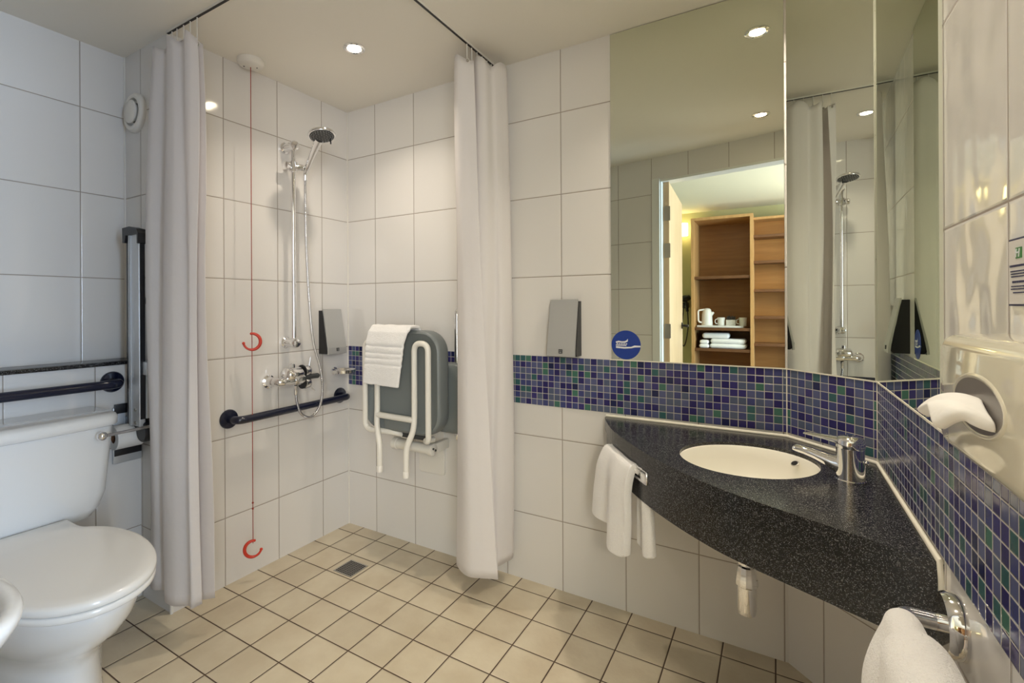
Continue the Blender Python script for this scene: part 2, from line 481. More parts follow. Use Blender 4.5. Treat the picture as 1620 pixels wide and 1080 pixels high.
# bedroom corridor beyond the doorway
bm = bmesh.new(); box(bm, -1.6, 3.1, -2.76, -2.66, 0, 2.272); struct(obj('wall_bedroom', bm, 'bedwall'))
bm = bmesh.new(); box(bm, -1.7, -1.6, -2.76, kp(-1.6) - 0.1, 0, 2.272); struct(obj('wall_bedroom_side', bm, 'bedwall'))
bm = bmesh.new(); prism(bm, [(-1.7, -2.76), (3.1, -2.76), (3.1, kp(3.1)), (0.30, kp(0.30) - 0.10), (-1.7, kp(-1.7) - 0.10)], 2.272, 2.33); struct(obj('ceiling_bedroom', bm, 'bedceil'))
bm = bmesh.new(); prism(bm, [(-1.7, -2.76), (3.1, -2.76), (3.1, kp(0.30)), (0.40, kp(0.40)), (-1.7, kp(-1.7))], -0.06, -0.001); struct(obj('floor_bedroom', bm, 'carpet'))
# shelf ledge over the boxed lower wall
bm = bmesh.new(); box(bm, XC, XL + 0.012, -0.17, YE, 0.936, 0.951, 0.002)
tag(obj('ledge', bm, 'granite', smooth=30), 'long black speckled stone ledge capping the boxed wall above the toilet', 'ledge')
# white tile corner trims and sealant lines
k = 0
def trim(bm, mat='caulk_w'):
    global k; k += 1
    return struct(obj('trim_%d' % k, bm, mat))
bm = bmesh.new(); tube(bm, [(XA, YE, 0), (XA, YE, H)], 0.006, 10); trim(bm)
bm = bmesh.new(); box(bm, XA, XA + 0.005, YB - 0.005, YB, 0, H); trim(bm)
bm = bmesh.new(); box(bm, XC, XC + 0.005, YE - 0.005, YE, 0.951, H); trim(bm)
bm = bmesh.new(); tube(bm, [(DG0.x, DG0.y - .001, 0.735), (DG0.x, DG0.y - .001, BAND1)], 0.0045, 8); trim(bm, 'caulk')
bm = bmesh.new(); tube(bm, [(DG1.x - .001, DG1.y, 0.735), (DG1.x - .001, DG1.y, BAND1)], 0.0045, 8); trim(bm, 'caulk')
# mosaic band (a band of the tiling: structure)
T = 0.004
bm = bmesh.new(); box(bm, XA, DG0.x, YB - T, YB, BAND0, BAND1); wall('trim_band_back', bm, 'mosB', (1, 0)).name = 'trim_20'
bm = bmesh.new(); slab(bm, DG0, DG1, BAND0, BAND1, -T); o = wall('trim_21', bm, 'mosG', (DV.x, DV.y))
for l in o.data.uv_layers['uv'].data: l.uv.x -= u0
bm = bmesh.new(); box(bm, XD - T, XD, 0.34, DG1.y, BAND0, BAND1); wall('trim_22', bm, 'mosD', (0, 1))
# sealant above the band, under the mirrors
bm = bmesh.new(); box(bm, -0.545, DG0.x, YB - 0.006, YB, BAND1, BAND1 + 0.004); trim(bm, 'caulk')
bm = bmesh.new(); slab(bm, DG0, DG1, BAND1, BAND1 + 0.004, -0.006); trim(bm, 'caulk')
bm = bmesh.new(); box(bm, XD - 0.006, XD, 0.34, DG1.y, BAND1, BAND1 + 0.004); trim(bm, 'caulk')

# ------------------------------------------------------------------ mirrors
MT = 0.005
def mirror(name, label, a, b, z0=BAND1 + 0.004, z1=H - 0.004):
    a = Vector(a[:2]); b = Vector(b[:2]); d = (b - a).normalized(); n = Vector((-d.y, d.x))
    bm = bmesh.new(); slab(bm, a, b, z0, z1, -MT)
    c = (a + b) / 2
    o = obj(name, bm, ['mirror_edge', 'mirror'], loc=(c.x, c.y, z0))
    for p in o.data.polygons:
        if (p.normal.xy.dot(-n)) > 0.9: p.material_index = 1
    tag(o, label, 'mirror')
    return o
mirror('wall_mirror', 'wide frameless mirror on the back wall carrying the round blue sticker', (-0.5395, YB), (DG0.x - 0.006, YB))
mirror('wall_mirror', 'narrow tall frameless mirror set across the corner behind the tap', DG0 + DV * 0.006, DG1 - DV * 0.006)
mirror('wall_mirror', 'frameless greenish mirror on the right-hand wall seen at a steep angle', (XD, DG1.y - 0.006), (XD, 1.064))

# ------------------------------------------------------------------ worktop with undermounted basin
fr_pts = [(-0.562, YB), (-0.553, 1.80), (-0.485, 1.655), (-0.401, 1.535), (-0.325, 1.44), (-0.249, 1.36), (-0.170, 1.29), (-0.098, 1.237), (0.017, 1.176), (0.111, 1.129), (0.187, 1.091), (XD, 1.068)]
fr = [Vector((p.x, p.y)) for p in catmull([(x, y, 0) for x, y in fr_pts], 5)]
WT = 0.730; AP = 0.578; SL = 0.042
BC = Vector((-0.072, 1.532)); BA, BB, BANG = 0.176, 0.163, rad(40)
def basin_pt(t, s=1.0, ds=0.0):
    x = (BA * s + ds) * math.cos(t); y = (BB * s + ds) * math.sin(t)
    return Vector((BC.x + x * math.cos(BANG) - y * math.sin(BANG), BC.y + x * math.sin(BANG) + y * math.cos(BANG)))
NB = 64
top = thing('worktop', 'black speckled stone vanity worktop with curved deep front across the corner', 'worktop', (-0.08, 1.5, AP))
outer = fr + [Vector((XD - T, DG1.y)), ] + [DG1 - DV * 0.0, DG0 + DV * 0.0] + [Vector((DG0.x, YB - T))]
outer = fr + [DG1.copy(), DG0.copy()]
bm = bmesh.new()
def fill_ring(z):
    vo = [bm.verts.new((p.x, p.y, z)) for p in outer]
    vi = [bm.verts.new((*basin_pt(2 * PI * i / NB), z)) for i in range(NB)]
    eo = [bm.edges.new((vo[i], vo[(i + 1) % len(vo)])) for i in range(len(vo))]
    ei = [bm.edges.new((vi[i], vi[(i + 1) % NB])) for i in range(NB)]
    bmesh.ops.triangle_fill(bm, use_beauty=True, use_dissolve=False, edges=eo + ei)
    return vo, vi
o1, i1 = fill_ring(WT); o0, i0 = fill_ring(WT - SL)
for A, B in ((o1, o0), (i1, i0)):
    n = len(A)
    for q in range(n): bm.faces.new((A[q], A[(q + 1) % n], B[(q + 1) % n], B[q]))
# remove faces wrongly filling the hole
for f in [f for f in bm.faces if abs(f.normal.z) > .9 or len(f.verts) == 3]:
    c = f.calc_center_median()
    d = Vector((c.x, c.y)) - BC
    lx = d.x * math.cos(-BANG) - d.y * math.sin(-BANG); ly = d.x * math.sin(-BANG) + d.y * math.cos(-BANG)
    if len(f.verts) == 3 and (lx / (BA * .985)) ** 2 + (ly / (BB * .985)) ** 2 < 0.96: bm.faces.remove(f)
obj('slab', bm, 'granite', top)
# apron, set back a little, with the towel slot
bm = bmesh.new()
TA = 0.020
fo = catmull([(x, y, 0) for x, y in fr_pts], 40)
fo = [Vector((p.x, p.y)) for p in fo]
def nrm(i):
    d = (fo[min(i + 1, len(fo) - 1)] - fo[max(i - 1, 0)]).normalized()
    return Vector((-d.y, d.x))     # towards the walls
fo2 = [(p + nrm(i) * 0.006) for i, p in enumerate(fo)]
fi2 = [(p + nrm(i) * (0.006 + TA)) for i, p in enumerate(fo)]
fo2 = [Vector((min(p.x, XD - .0002), min(p.y, YB - .0002))) for p in fo2]; fi2 = [Vector((min(p.x, XD - .0002), min(p.y, YB - .0002))) for p in fi2]
SX0, SX1, SZ0, SZ1 = -0.495, -0.322, 0.636, 0.672
zt = WT - SL
def quad(*ps): bm.faces.new([bm.verts.new(p) for p in ps])
for i in range(len(fo2) - 1):
    a, b, c, d = fo2[i], fo2[i + 1], fi2[i + 1], fi2[i]
    slot = SX0 < (a.x + b.x) / 2 < SX1
    prev = SX0 < (fo2[i - 1].x + a.x) / 2 < SX1 if i else False
    for z0, z1 in ([(AP, SZ0), (SZ1, zt)] if slot else [(AP, zt)]):
        quad((*a, z0), (*b, z0), (*b, z1), (*a, z1)); quad((*c, z0), (*d, z0), (*d, z1), (*c, z1))
        quad((*a, z0), (*d, z0), (*c, z0), (*b, z0)); quad((*a, z1), (*b, z1), (*c, z1), (*d, z1))
    if slot != prev: quad((*a, SZ0), (*d, SZ0), (*d, SZ1), (*a, SZ1))
bmesh.ops.remove_doubles(bm, verts=bm.verts, dist=0.0002)
apron_o = obj('apron', bm, 'granite', top)
# chrome lip round the slot
sl = [i for i in range(len(fo2)) if SX0 <= fo2[i].x <= SX1]
bm = bmesh.new()
lip = [(*fo2[i], SZ1) for i in sl] + [(*fo2[i], SZ0) for i in reversed(sl)]
tube(bm, lip, 0.0035, 6, closed=True)
obj('slot_rim', bm, 'chrome', apron_o, 60, label='chrome rim of the towel slot')
# sealant round the worktop
bm = bmesh.new()
tube(bm, [(-0.562, YB - .003, WT + .002), (DG0.x - .002, YB - .003, WT + .002), (DG1.x - .003, DG1.y - .002, WT + .002), (XD - .004, 1.069, WT + .002), (XD - 0.002, 1.069, WT - SL), (XD - .001, 1.075, AP)], 0.0055, 8)
obj('sealant', bm, 'caulk', top, 60)
# basin bowl
bm = bmesh.new()
rings = []
for s, z in ((0.999, WT - .009), (0.985, WT - .012), (0.975, WT - .045), (0.95, WT - .085), (0.87, WT - .115), (0.72, WT - .138), (0.5, WT - .150), (0.25, WT - .155), (0.10, WT - .156)):
    rings.append([(*basin_pt(2 * PI * i / NB, s), z) for i in range(NB)])
loft(bm, rings, False, True)
bs = thing('basin', 'cream oval basin sunk under the black speckled worktop', 'sink', (BC.x, BC.y, WT - .16))
o = obj('bowl', bm, 'porc_warm', bs, 180); solid(o, 0.003, 0, 1.0)
bm = bmesh.new(); pf = Vector((0.045, 1.644)); dirn = Vector((BC.x - pf.x, BC.y - pf.y, 0.25)).normalized()
lathe(bm, [(0.011, 0), (0.011, 0.002), (0.008, 0.003)], (pf.x, pf.y, WT - .028), dirn, 20)
obj('overflow_ring', bm, 'steel', bs, 40)
bm = bmesh.new(); lathe(bm, [(0.008, 0), (0.008, 0.004)], (pf.x + dirn.x * .002, pf.y + .002 * dirn.y, WT - .028), dirn, 20)
obj('overflow_hole', bm, 'black', bs)
bm = bmesh.new(); lathe(bm, [(0.02, 0), (0.018, 0.003)], (BC.x, BC.y, WT - .156), (0, 0, 1), 24); obj('waste_outlet', bm, 'chrome', bs, 40)
# chrome waste trap
tr = thing('waste_trap', 'chrome bottle-shaped waste fitting hanging under the black worktop', 'pipe', (-0.072, 1.50, 0.31))
tx, ty = -0.072, 1.500
bm = bmesh.new(); lathe(bm, [(0.016, WT - .17), (0.016, 0.44)], (tx, ty, 0), (0, 0, 1), 24); obj('tail_pipe', bm, 'chrome', tr, 40)
bm = bmesh.new(); lathe(bm, [(0.019, 0.462), (0.022, 0.458), (0.022, 0.452), (0.019, 0.449), (0.022, 0.445), (0.0285, 0.405), (0.028, 0.396), (0.024, 0.392)], (tx, ty, 0), (0, 0, 1), 12); obj('nut', bm, 'chrome', tr, 20)
bm = bmesh.new(); lathe(bm, [(0.024, 0.394), (0.0245, 0.33), (0.022, 0.318), (0.012, 0.314)], (tx, ty, 0), (0, 0, 1), 32); obj('bottle', bm, 'chrome', tr, 40)
bm = bmesh.new(); tube(bm, [(tx, ty, 0.425), (tx, YB, 0.425)], 0.014, 16); obj('outlet_pipe', bm, 'chrome', tr, 40)

# tap
tp = thing('tap', 'chrome single-lever mixer tap standing on the worktop beside the basin', 'tap', (0.152, 1.462, WT))
tc = Vector((0.152, 1.462)); td = (BC - tc).normalized()
bm = bmesh.new()
ell = lambda c, rx, ry, z, n=28: [(c.x + rx * math.cos(2 * PI * q / n), c.y + ry * math.sin(2 * PI * q / n), z) for q in range(n)]
loft(bm, [ell(tc, .0315, .0315, WT), ell(tc, .0315, .0315, WT + .004), ell(tc, .0295, .0295, WT + .006), ell(tc, .0280, .0280, WT + .055), ell(tc, .0285, .0285, WT + .080)])
obj('body', bm, 'chrome', tp, 40)
bm = bmesh.new()
def sprng(c, dr, w, h, tilt=0.0, n=20):
    sd = Vector((-dr.y, dr.x, 0)); upv = Vector((dr.x * math.sin(tilt), dr.y * math.sin(tilt), math.cos(tilt)))
    return [Vector(c) + sd * (w * math.cos(2 * PI * q / n)) + upv * (h * math.sin(2 * PI * q / n)) for q in range(n)]
loft(bm, [sprng((tc.x + td.x * a, tc.y + td.y * a, WT + z), td, w, h, 0.0) for a, z, w, h in
          ((0.0, .030, .022, .026), (.022, .032, .021, .022), (.045, .040, .019, .015), (.070, .048, .017, .012), (.095, .054, .0155, .0105), (.112, .056, .015, .0095), (.120, .055, .012, .006))])
obj('spout', bm, 'chrome', tp, 50)
bm = bmesh.new()
loft(bm, [ell(tc, .0285, .0285, WT + .080), ell(tc, .0300, .0300, WT + .083), ell(tc, .0298, .0298, WT + .097), ell(tc, .025, .025, WT + .105), ell(tc, .014, .014, WT + .108)])
loft(bm, [sprng((tc.x + td.x * a, tc.y + td.y * a, WT + z), td, w, h) for a, z, w, h in
          ((.005, .093, .025, .011), (.03, .095, .021, .0085), (.055, .097, .017, .0055), (.08, .098, .014, .004), (.096, .098, .010, .0022))])
obj('lever', bm, 'chrome', tp, 50)
bm = bmesh.new(); tube(bm, [(tc.x - td.x * 0.018, tc.y - td.y * .018, WT), (tc.x - td.x * .030, tc.y - td.y * .030, WT + .05)], 0.002, 8); ball(bm, (tc.x - td.x * .031, tc.y - td.y * .031, WT + .05), .0055); obj('popup_knob', bm, 'chrome', tp, 60)

# ------------------------------------------------------------------ towels
def drape(bm, s0, s1, path, nu=24, wob=0.0, seed=0, thick=None, edge=None):
    pass
def smooth_noise(seed):
    rn = random.Random(seed); ph = [(rn.uniform(0, 6.28), rn.uniform(.6, 1.6), rn.uniform(.6, 1.6)) for _ in range(4)]
    return lambda u, v: sum(math.sin(p + a * u * 6 + b * v * 5) for p, a, b in ph) / 4
def cloth_block(bm, a0, a1, path, th, nz=None, zedge=None, steps=26):
    """thick folded cloth: section polyline `path` (list of Vectors) swept from a0 to a1 (functions t->offset Vector)"""
    pass
# face towel hung over the top of the folded shower seat
nz = smooth_noise(3)
def seat_towel(u, v):
    # v along the drape: front hem -> top -> back hem
    pts = [(1.572, .818), (1.572, .90), (1.576, 1.0), (1.584, 1.045), (1.602, 1.068), (1.625, 1.070), (1.655, 1.066), (1.672, 1.045), (1.678, 1.0), (1.68, .96)]
    t = v * (len(pts) - 1); i = min(int(t), len(pts) - 2); f = t - i
    y = pts[i][0] * (1 - f) + pts[i + 1][0] * f; z = pts[i][1] * (1 - f) + pts[i + 1][1] * f
    front = max(0, 1 - v / .38)
    xl = -1.545 - 0.022 * front; xr = -1.322 - 0.045 * front
    x = xl + (xr - xl) * u
    y -= 0.003 * nz(u, v) + (0.006 if v < .5 else 0)
    z += -0.006 * u * front + .004 * nz(u * 2, 0)
    if v < .45:
        for bz in (.985, .955, .932, .905):
            y += 0.0055 * math.exp(-((z - bz) / .0030) ** 2)
    return Vector((x, y, z))
bm = bmesh.new(); grid(bm, seat_towel, 26, 150)
o = obj('face_towel', bm, 'terry', smooth=180, loc=(-1.44, 1.62, 1.05)); solid(o, 0.014, 1)
tag(o, 'white face towel with ribbed bands draped over the folded grey shower seat', 'towel')

# hand towel pulled through the slot in the worktop front
def slotp(t):      # t 0..1 along the slot, on the outer face
    i = sl[0] + (sl[-1] - sl[0]) * t; j = int(i); f = i - j
    return fo2[j] * (1 - f) + fo2[min(j + 1, len(fo2) - 1)] * f
nz2 = smooth_noise(8)
def flap(u, v):
    base = slotp(0.04 + 0.72 * u * (1 - .12 * v)); nn = -nrm(sl[0] + int((sl[-1] - sl[0]) * (0.05 + .7 * u)))
    k_ = min(1, max(0, (u - .46) / .10)); zb = 0.425 - 0.045 * k_
    zb += 0.016 * (abs(u - .78) / .22) ** 3 * k_ + .014 * (abs(u - .2) / .3) ** 2 * (1 - k_)
    if v < .12:
        q = v / .12; z = 0.652 + 0.014 * math.sin(q * PI * .5); out = -0.012 + 0.028 * q
    else:
        q = (v - .12) / .88; z = 0.666 - (0.666 - zb) * q; out = 0.016 + 0.018 * math.sin(min(1, q * 3) * PI / 2) + 0.006 * q
    out += 0.013 * math.sin(u * PI * 3.2 + .9) * min(1, v * 1.5) + .003 * nz2(u, v)
    d = (slotp(1) - slotp(0)).normalized()
    side = -0.030 * v * (1 - u) + 0.012 * v * u
    p = base + nn * out + d * side
    return Vector((p.x, p.y, z))
ht = thing('hand_towel', 'white hand towel pulled through the chrome-rimmed slot in the worktop front', 'towel', (-0.45, 1.55, .42))
bm = bmesh.new(); grid(bm, flap, 40, 40); o = obj('front_fold', bm, 'terry', ht, 180); solid(o, 0.026, 1)
def flapb(u, v):
    base = slotp(0.78 + 0.42 * u - (.05 * v)) ; nn = nrm(sl[-1])
    q = v; z = 0.640 - (0.640 - 0.418) * q
    out = 0.035 + 0.010 * math.sin(u * PI * 2) - .01 * q
    p = base + nn * out
    return Vector((p.x, p.y, z - .015 * (1 - math.sin(u * PI)) * (v < .99)))
def flapb(u, v):
    a = Vector((-0.368, 1.530)); b = Vector((-0.315, 1.470))
    p = a + (b - a) * (u * (1.0 + .25 * v)) + Vector((.006, .006)) * math.sin(u * PI * 2)
    z = 0.66 - (0.66 - 0.425) * v - 0.018 * math.sin(u * PI) * v
    return Vector((p.x, p.y, z))
bm = bmesh.new(); grid(bm, flapb, 16, 30); o = obj('back_fold', bm, 'terry', ht, 180); solid(o, 0.024, 1)

# ------------------------------------------------------------------ towel rail on the right wall
RX, RY, RZ = 0.160, 0.984, 0.675
tr = thing('towel_rail', 'chrome towel rail with a round wall flange below the mosaic at lower right', 'towel rail', (XD, RY, RZ))
def flange(root, y):
    bm = bmesh.new(); lathe(bm, [(0.046, 0), (0.046, 0.016), (0.042, 0.022), (0.022, 0.023), (0.012, 0.023)], (XD, y, RZ), (-1, 0, 0), 36); obj('flange', bm, 'chrome', root, 40)
flange(tr, RY); flange(tr, 0.40)
bm = bmesh.new(); tube(bm, bend([(XD - .012, RY, RZ), (RX, RY, RZ), (RX, 0.40, RZ), (XD - .012, 0.40, RZ)], 0.02), 0.0125, 20); obj('bar', bm, 'chrome', tr, 60)
def rail_towel(r0, w0, y0, y1, zf, zb, bulge=0.0, seed=1, flare=0.0):
    nzz = smooth_noise(seed)
    def f(u, v):
        y = y0 + (y1 - y0) * u
        rr = r0 + .003 * nzz(u * 1.5, v)
        fl = flare * (1 - v if v > .5 else v)
        if v < .38:
            q = v / .38; z = zf + (RZ - zf) * q; x = RX - rr - w0 * (1 - q) - .006 * math.sin(y * 40) * (1 - q)
            if q < .08: x += .004
        elif v > .62:
            q = (v - .62) / .38; z = RZ + (zb - RZ) * q; x = RX + rr + w0 * .3 * q
        else:
            q = (v - .38) / .24; x = RX - rr * math.cos(q * PI); z = RZ + rr * 1.05 * math.sin(q * PI)
        bl = bulge * max(0, min(1, (y - .84) / .05)) * math.sin(min(1, max(0, (RZ - z) / .09)) * PI / 2)
        x += -bl if v < .5 else bl * .7
        # rounded far fold
        e = min(1.0, abs(y - y0) / 0.018)
        x = RX + (x - RX) * (0.80 + 0.20 * math.sqrt(1 - (1 - e) ** 2))
        y += 0.012 * ((z - RZ) / 0.2) if u < .05 else 0
        return Vector((min(x, XD - .012), y, z))
    return f
bt = thing('bath_towel', 'thick white bath towel folded over the chrome rail at lower right', 'towel', (RX, .75, .45))
bm = bmesh.new(); grid(bm, rail_towel(0.019, 0.010, 0.950, 0.45, 0.30, 0.36, bulge=0.024), 60, 50); o = obj('outer_layer', bm, 'terry', bt, 180); solid(o, 0.014, 1)
bm = bmesh.new(); grid(bm, rail_towel(0.034, 0.008, 0.862, 0.45, 0.33, 0.38, seed=5), 60, 50); o = obj('top_layer', bm, 'terry', bt, 180); solid(o, 0.014, 1)

# ------------------------------------------------------------------ tissue dispenser, tissue and notice on the right wall
td_ = thing('tissue_dispenser', 'cream glossy tissue dispenser on the right wall above the mosaic', 'dispenser', (XD, 0.64, 0.99))
DXf = 0.168
bm = bmesh.new()
# front face faces -x: ring stack from wall to front
def rrect(x, y0, y1, z0, z1, r, n=8):
    out = []
    for cy, cz, a0 in ((y1 - r, z1 - r, 0), (y0 + r, z1 - r, 90), (y0 + r, z0 + r, 180), (y1 - r, z0 + r, 270)):
        for q in range(n + 1):
            a = rad(a0 + 90 * q / n); out.append((x, cy + r * math.cos(a), cz + r * math.sin(a)))
    return out
y0, y1, z0, z1 = 0.50, 0.792, 0.989, 1.122
loft(bm, [rrect(XD, y0, y1, z0, z1, .02), rrect(DXf + .020, y0, y1, z0, z1, .02), rrect(DXf + .010, y0 + .002, y1 - .002, z0 + .002, z1 - .002, .02), rrect(DXf + .003, y0 + .006, y1 - .006, z0 + .006, z1 - .006, .018), rrect(DXf, y0 + .012, y1 - .012, z0 + .012, z1 - .012, .014)], False, True)
obj('cover', bm, 'creampl', td_, 40)
cy_, cz_ = 0.656, 1.057
bm = bmesh.new()
el = lambda x, a, b, n=36: [(x, cy_ + a * math.cos(2 * PI * q / n), cz_ + b * math.sin(2 * PI * q / n)) for q in range(n)]
loft(bm, [el(DXf + .0002, .073, .031), el(DXf - .0016, .071, .0295), el(DXf - .0016, .069, .028), el(DXf - .0010, .066, .026)], False, False)
obj('slot_lip', bm, 'creampl', td_, 60)
bm = bmesh.new(); loft(bm, [el(DXf - .0010, .067, .0262), el(DXf - .0009, .050, .02)], True, True); M['slot_in'] = plain('shaded_slot_plastic', (0.16, 0.14, 0.125), 0.3)
obj('slot_opening', bm, 'slot_in', td_, label='dark inside of the tissue slot')
bm = bmesh.new(); nt_ = smooth_noise(12)
def tis(u, v):
    # leaves the slot and flops outwards and down
    w = 0.050 * (1 - .35 * v * v)
    x = DXf - .001 - 0.031 * v; y = cy_ - .004 - w * (u - .5) * 2 + 0.020 * v
    z = cz_ + 0.000 + 0.004 * math.sin(v * PI) - 0.012 * v * v - 0.010 * (abs(u - .5) * 2) ** 2 + 0.003 * nt_(u, v)
    return Vector((x, y, z))
grid(bm, tis, 14, 16); o = obj('paper_tissue', bm, 'tissue', smooth=180, loc=(DXf - .03, cy_, cz_)); solid(o, 0.013, 1)
tag(o, 'white paper tissue poking out of the cream dispenser slot', 'tissue')
nt = thing('notice', 'small framed notice with navy border and green logo on the right wall', 'sign', (XD, .765, 1.153))
ny0, ny1, nz0_, nz1 = 0.735, 0.7945, 1.1535, 1.2295
bm = bmesh.new(); box(bm, XD - .003, XD, ny0, ny1, nz0_, nz1); obj('border', bm, 'ink', nt)
bm = bmesh.new(); box(bm, XD - .0036, XD - .001, ny0 + .0022, ny1 - .0022, nz0_ + .0022, nz1 - .0022); obj('sheet', bm, 'paper', nt)
bm = bmesh.new(); box(bm, XD - .0042, XD - .003, .757, .7725, 1.2065, 1.2185); lg_o = obj('logo', bm, 'green', nt)
bm = bmesh.new()
for a, b in (((.7705, 1.208), (.7685, 1.217)), ((.7630, 1.208), (.7610, 1.217)), ((.7700, 1.2125), (.7615, 1.2135))):
    tube(bm, [(XD - .0044, *a), (XD - .0044, *b)], 0.0008, 6)
obj('logo_letter', bm, 'inkw', lg_o)
bm = bmesh.new()
for zz, ya, yb, hh in ((1.1985, .741, .789, .0012), (1.1925, .743, .787, .0007), (1.1895, .744, .786, .0007), (1.1865, .745, .785, .0007), (1.1805, .748, .782, .0012), (1.1755, .745, .785, .0007), (1.1725, .744, .786, .0007), (1.1685, .750, .780, .0007)):
    y = yb
    rn = random.Random(int(zz * 1e4))
    while y > ya:
        w = rn.uniform(.0015, .005); box(bm, XD - .0041, XD - .0035, max(ya, y - w), y, zz - hh, zz + hh); y -= w + .0009
obj('print_lines', bm, 'ink', nt)

# ------------------------------------------------------------------ blue sticker on the mirror
sk = thing('sticker', 'round dark blue sticker with a white toothbrush on the mirror corner', 'sticker', (-0.484, YB - MT, 0.953))
bm = bmesh.new(); lathe(bm, [(0.0545, 0), (0.0545, 0.0008)], (-0.4845, YB - MT, 1.0075), (0, -1, 0), 48); obj('disc', bm, 'blue', sk)
bm = bmesh.new()
yy = YB - MT - .0012
def strip(bm, pts, w):
    P = [Vector((x, 0, z)) for x, z in pts]; L = []; Rr = []
    for i, p in enumerate(P):
        t = (P[min(i + 1, len(P) - 1)] - P[max(i - 1, 0)]).normalized(); n = Vector((-t.z, 0, t.x))
        ww = w[i] if isinstance(w, (list, tuple)) else w
        L.append(bm.verts.new(Vector((p.x, yy, p.z)) + n * ww)); Rr.append(bm.verts.new(Vector((p.x, yy, p.z)) - n * ww))
    for i in range(len(P) - 1): bm.faces.new((L[i], L[i + 1], Rr[i + 1], Rr[i]))
strip(bm, [(-.522, .9985), (-.490, .9965), (-.465, .9985), (-.452, 1.003), (-.4305, 1.0035)], [.0035, .0030, .0026, .0036, .0028])
strip(bm, [(-.522, 1.0165), (-.512, 1.0195), (-.500, 1.0180), (-.488, 1.0185), (-.480, 1.0225), (-.4775, 1.030)], [.0030, .0030, .0028, .0032, .0032, .0008])
for q in range(9): strip(bm, [(-.5205 + q * .0045, 1.0035), (-.5205 + q * .0045, 1.0085)], .0016)
for q in range(5): strip(bm, [(-.5195 + q * .0085, 1.0115), (-.5135 + q * .0085, 1.0115)], .0016)
o = obj('toothbrush_print', bm, 'inkw', sk)

# ------------------------------------------------------------------ soap dispensers
def soap(label, place, rz):
    """wedge: narrow top, deeper base; local x = width, local -y = outwards"""
    root = thing('soap_dispenser', label, 'soap dispenser', place, 'silver and black wall soap dispensers')
    root.rotation_euler.z = rz
    def lo(name, bm, mat, lab=None, sm=30):
        bmesh.ops.recalc_face_normals(bm, faces=bm.faces)
        me = bpy.data.meshes.new(name); bm.to_mesh(me); bm.free(); me.materials.append(M[mat])
        o = bpy.data.objects.new(name, me); C.objects.link(o); o.parent = root
        if lab: o['label'] = lab
        return o
    W = 0.058; HH = 0.222
    # black body profile in y-z
    prof = [(0, 0), (-0.052, 0), (-0.060, 0.010), (-0.030, 0.19), (-0.024, HH - .006), (0, HH - .006)]
    bm = bmesh.new(); A = [bm.verts.new((-W - .003, y, z)) for y, z in prof]; B = [bm.verts.new((W + .003, y, z)) for y, z in prof]
    bm.faces.new(A); bm.faces.new(B[::-1])
    for q in range(len(prof)): bm.faces.new((A[q], B[q], B[(q + 1) % len(prof)], A[(q + 1) % len(prof)]))
    lo('body', bm, 'black', 'black side housing')
    front = [(-0.060, -0.003), (-0.069, 0.0), (-0.0665, 0.030), (-0.052, 0.105), (-0.040, 0.165), (-0.030, HH), (-0.024, HH + .001), (-0.030, 0.17), (-0.046, 0.10), (-0.058, 0.03)]
    bm = bmesh.new(); A = [bm.verts.new((-W, y, z)) for y, z in front]; B = [bm.verts.new((W, y, z)) for y, z in front]
    bm.faces.new(A); bm.faces.new(B[::-1])
    for q in range(len(front)): bm.faces.new((A[q], B[q], B[(q + 1) % len(front)], A[(q + 1) % len(front)]))
    lo('front_cover', bm, 'silverpl', 'silver curved front cover')
    bm = bmesh.new(); box(bm, -.0075, .0075, -0.0705, -0.066, 0.012, 0.028); lp_ = lo('logo_plate', bm, 'dkgrey', 'small dark square badge')
    bm = bmesh.new(); box(bm, -.0045, -.0015, -0.0709, -0.070, 0.0215, 0.0245); box(bm, .0015, .0045, -0.0709, -0.070, 0.0215, 0.0245); box(bm, -.0045, .0045, -0.0709, -0.070, 0.0155, 0.018); lm_ = lo('logo_mark', bm, 'silverpl'); lm_.parent = lp_
    return root
soap('silver soap dispenser with a black side on the back wall left of the mirror', (-0.722, YB, 0.958), 0.0)
soap('silver soap dispenser with a black side beside the shower hose', (XA, 1.712, 0.922), rad(90))

# ------------------------------------------------------------------ downlights
def downlight(x, y, label, w):
    t = thing('downlight', label, 'ceiling light', (x, y, H), 'recessed ceiling downlights')
    bm = bmesh.new(); lathe(bm, [(0.043, 0), (0.043, -0.004), (0.036, -0.007), (0.028, -0.004), (0.028, 0.0)], (x, y, H), (0, 0, 1), 36, cap=False); obj('trim_ring', bm, 'chrome', t, 40)
    bm = bmesh.new(); lathe(bm, [(0.0275, -0.001), (0.0275, -0.0025), (0.018, -0.0035)], (x, y, H), (0, 0, 1), 32); obj('lamp_glass', bm, 'bulb', t, 60)
    d = bpy.data.lights.new('lamp', 'AREA'); d.shape = 'DISK'; d.size = 0.05; d.energy = w; d.color = (1.0, 0.88, 0.73); d.spread = rad(125)
    o = bpy.data.objects.new('lamp_light', d); C.objects.link(o); o.parent = t; o.location = (0, 0, -0.012)
downlight(-1.444, 1.400, 'lit ceiling downlight above the shower', SPOT_W * 0.66)
downlight(-0.057, 1.564, 'lit ceiling downlight above the worktop, upper one reflected in the wide mirror', SPOT_W)
downlight(-0.067, 0.633, 'lit ceiling downlight nearest the door, lower one reflected in the wide mirror', SPOT_W * 0.50)

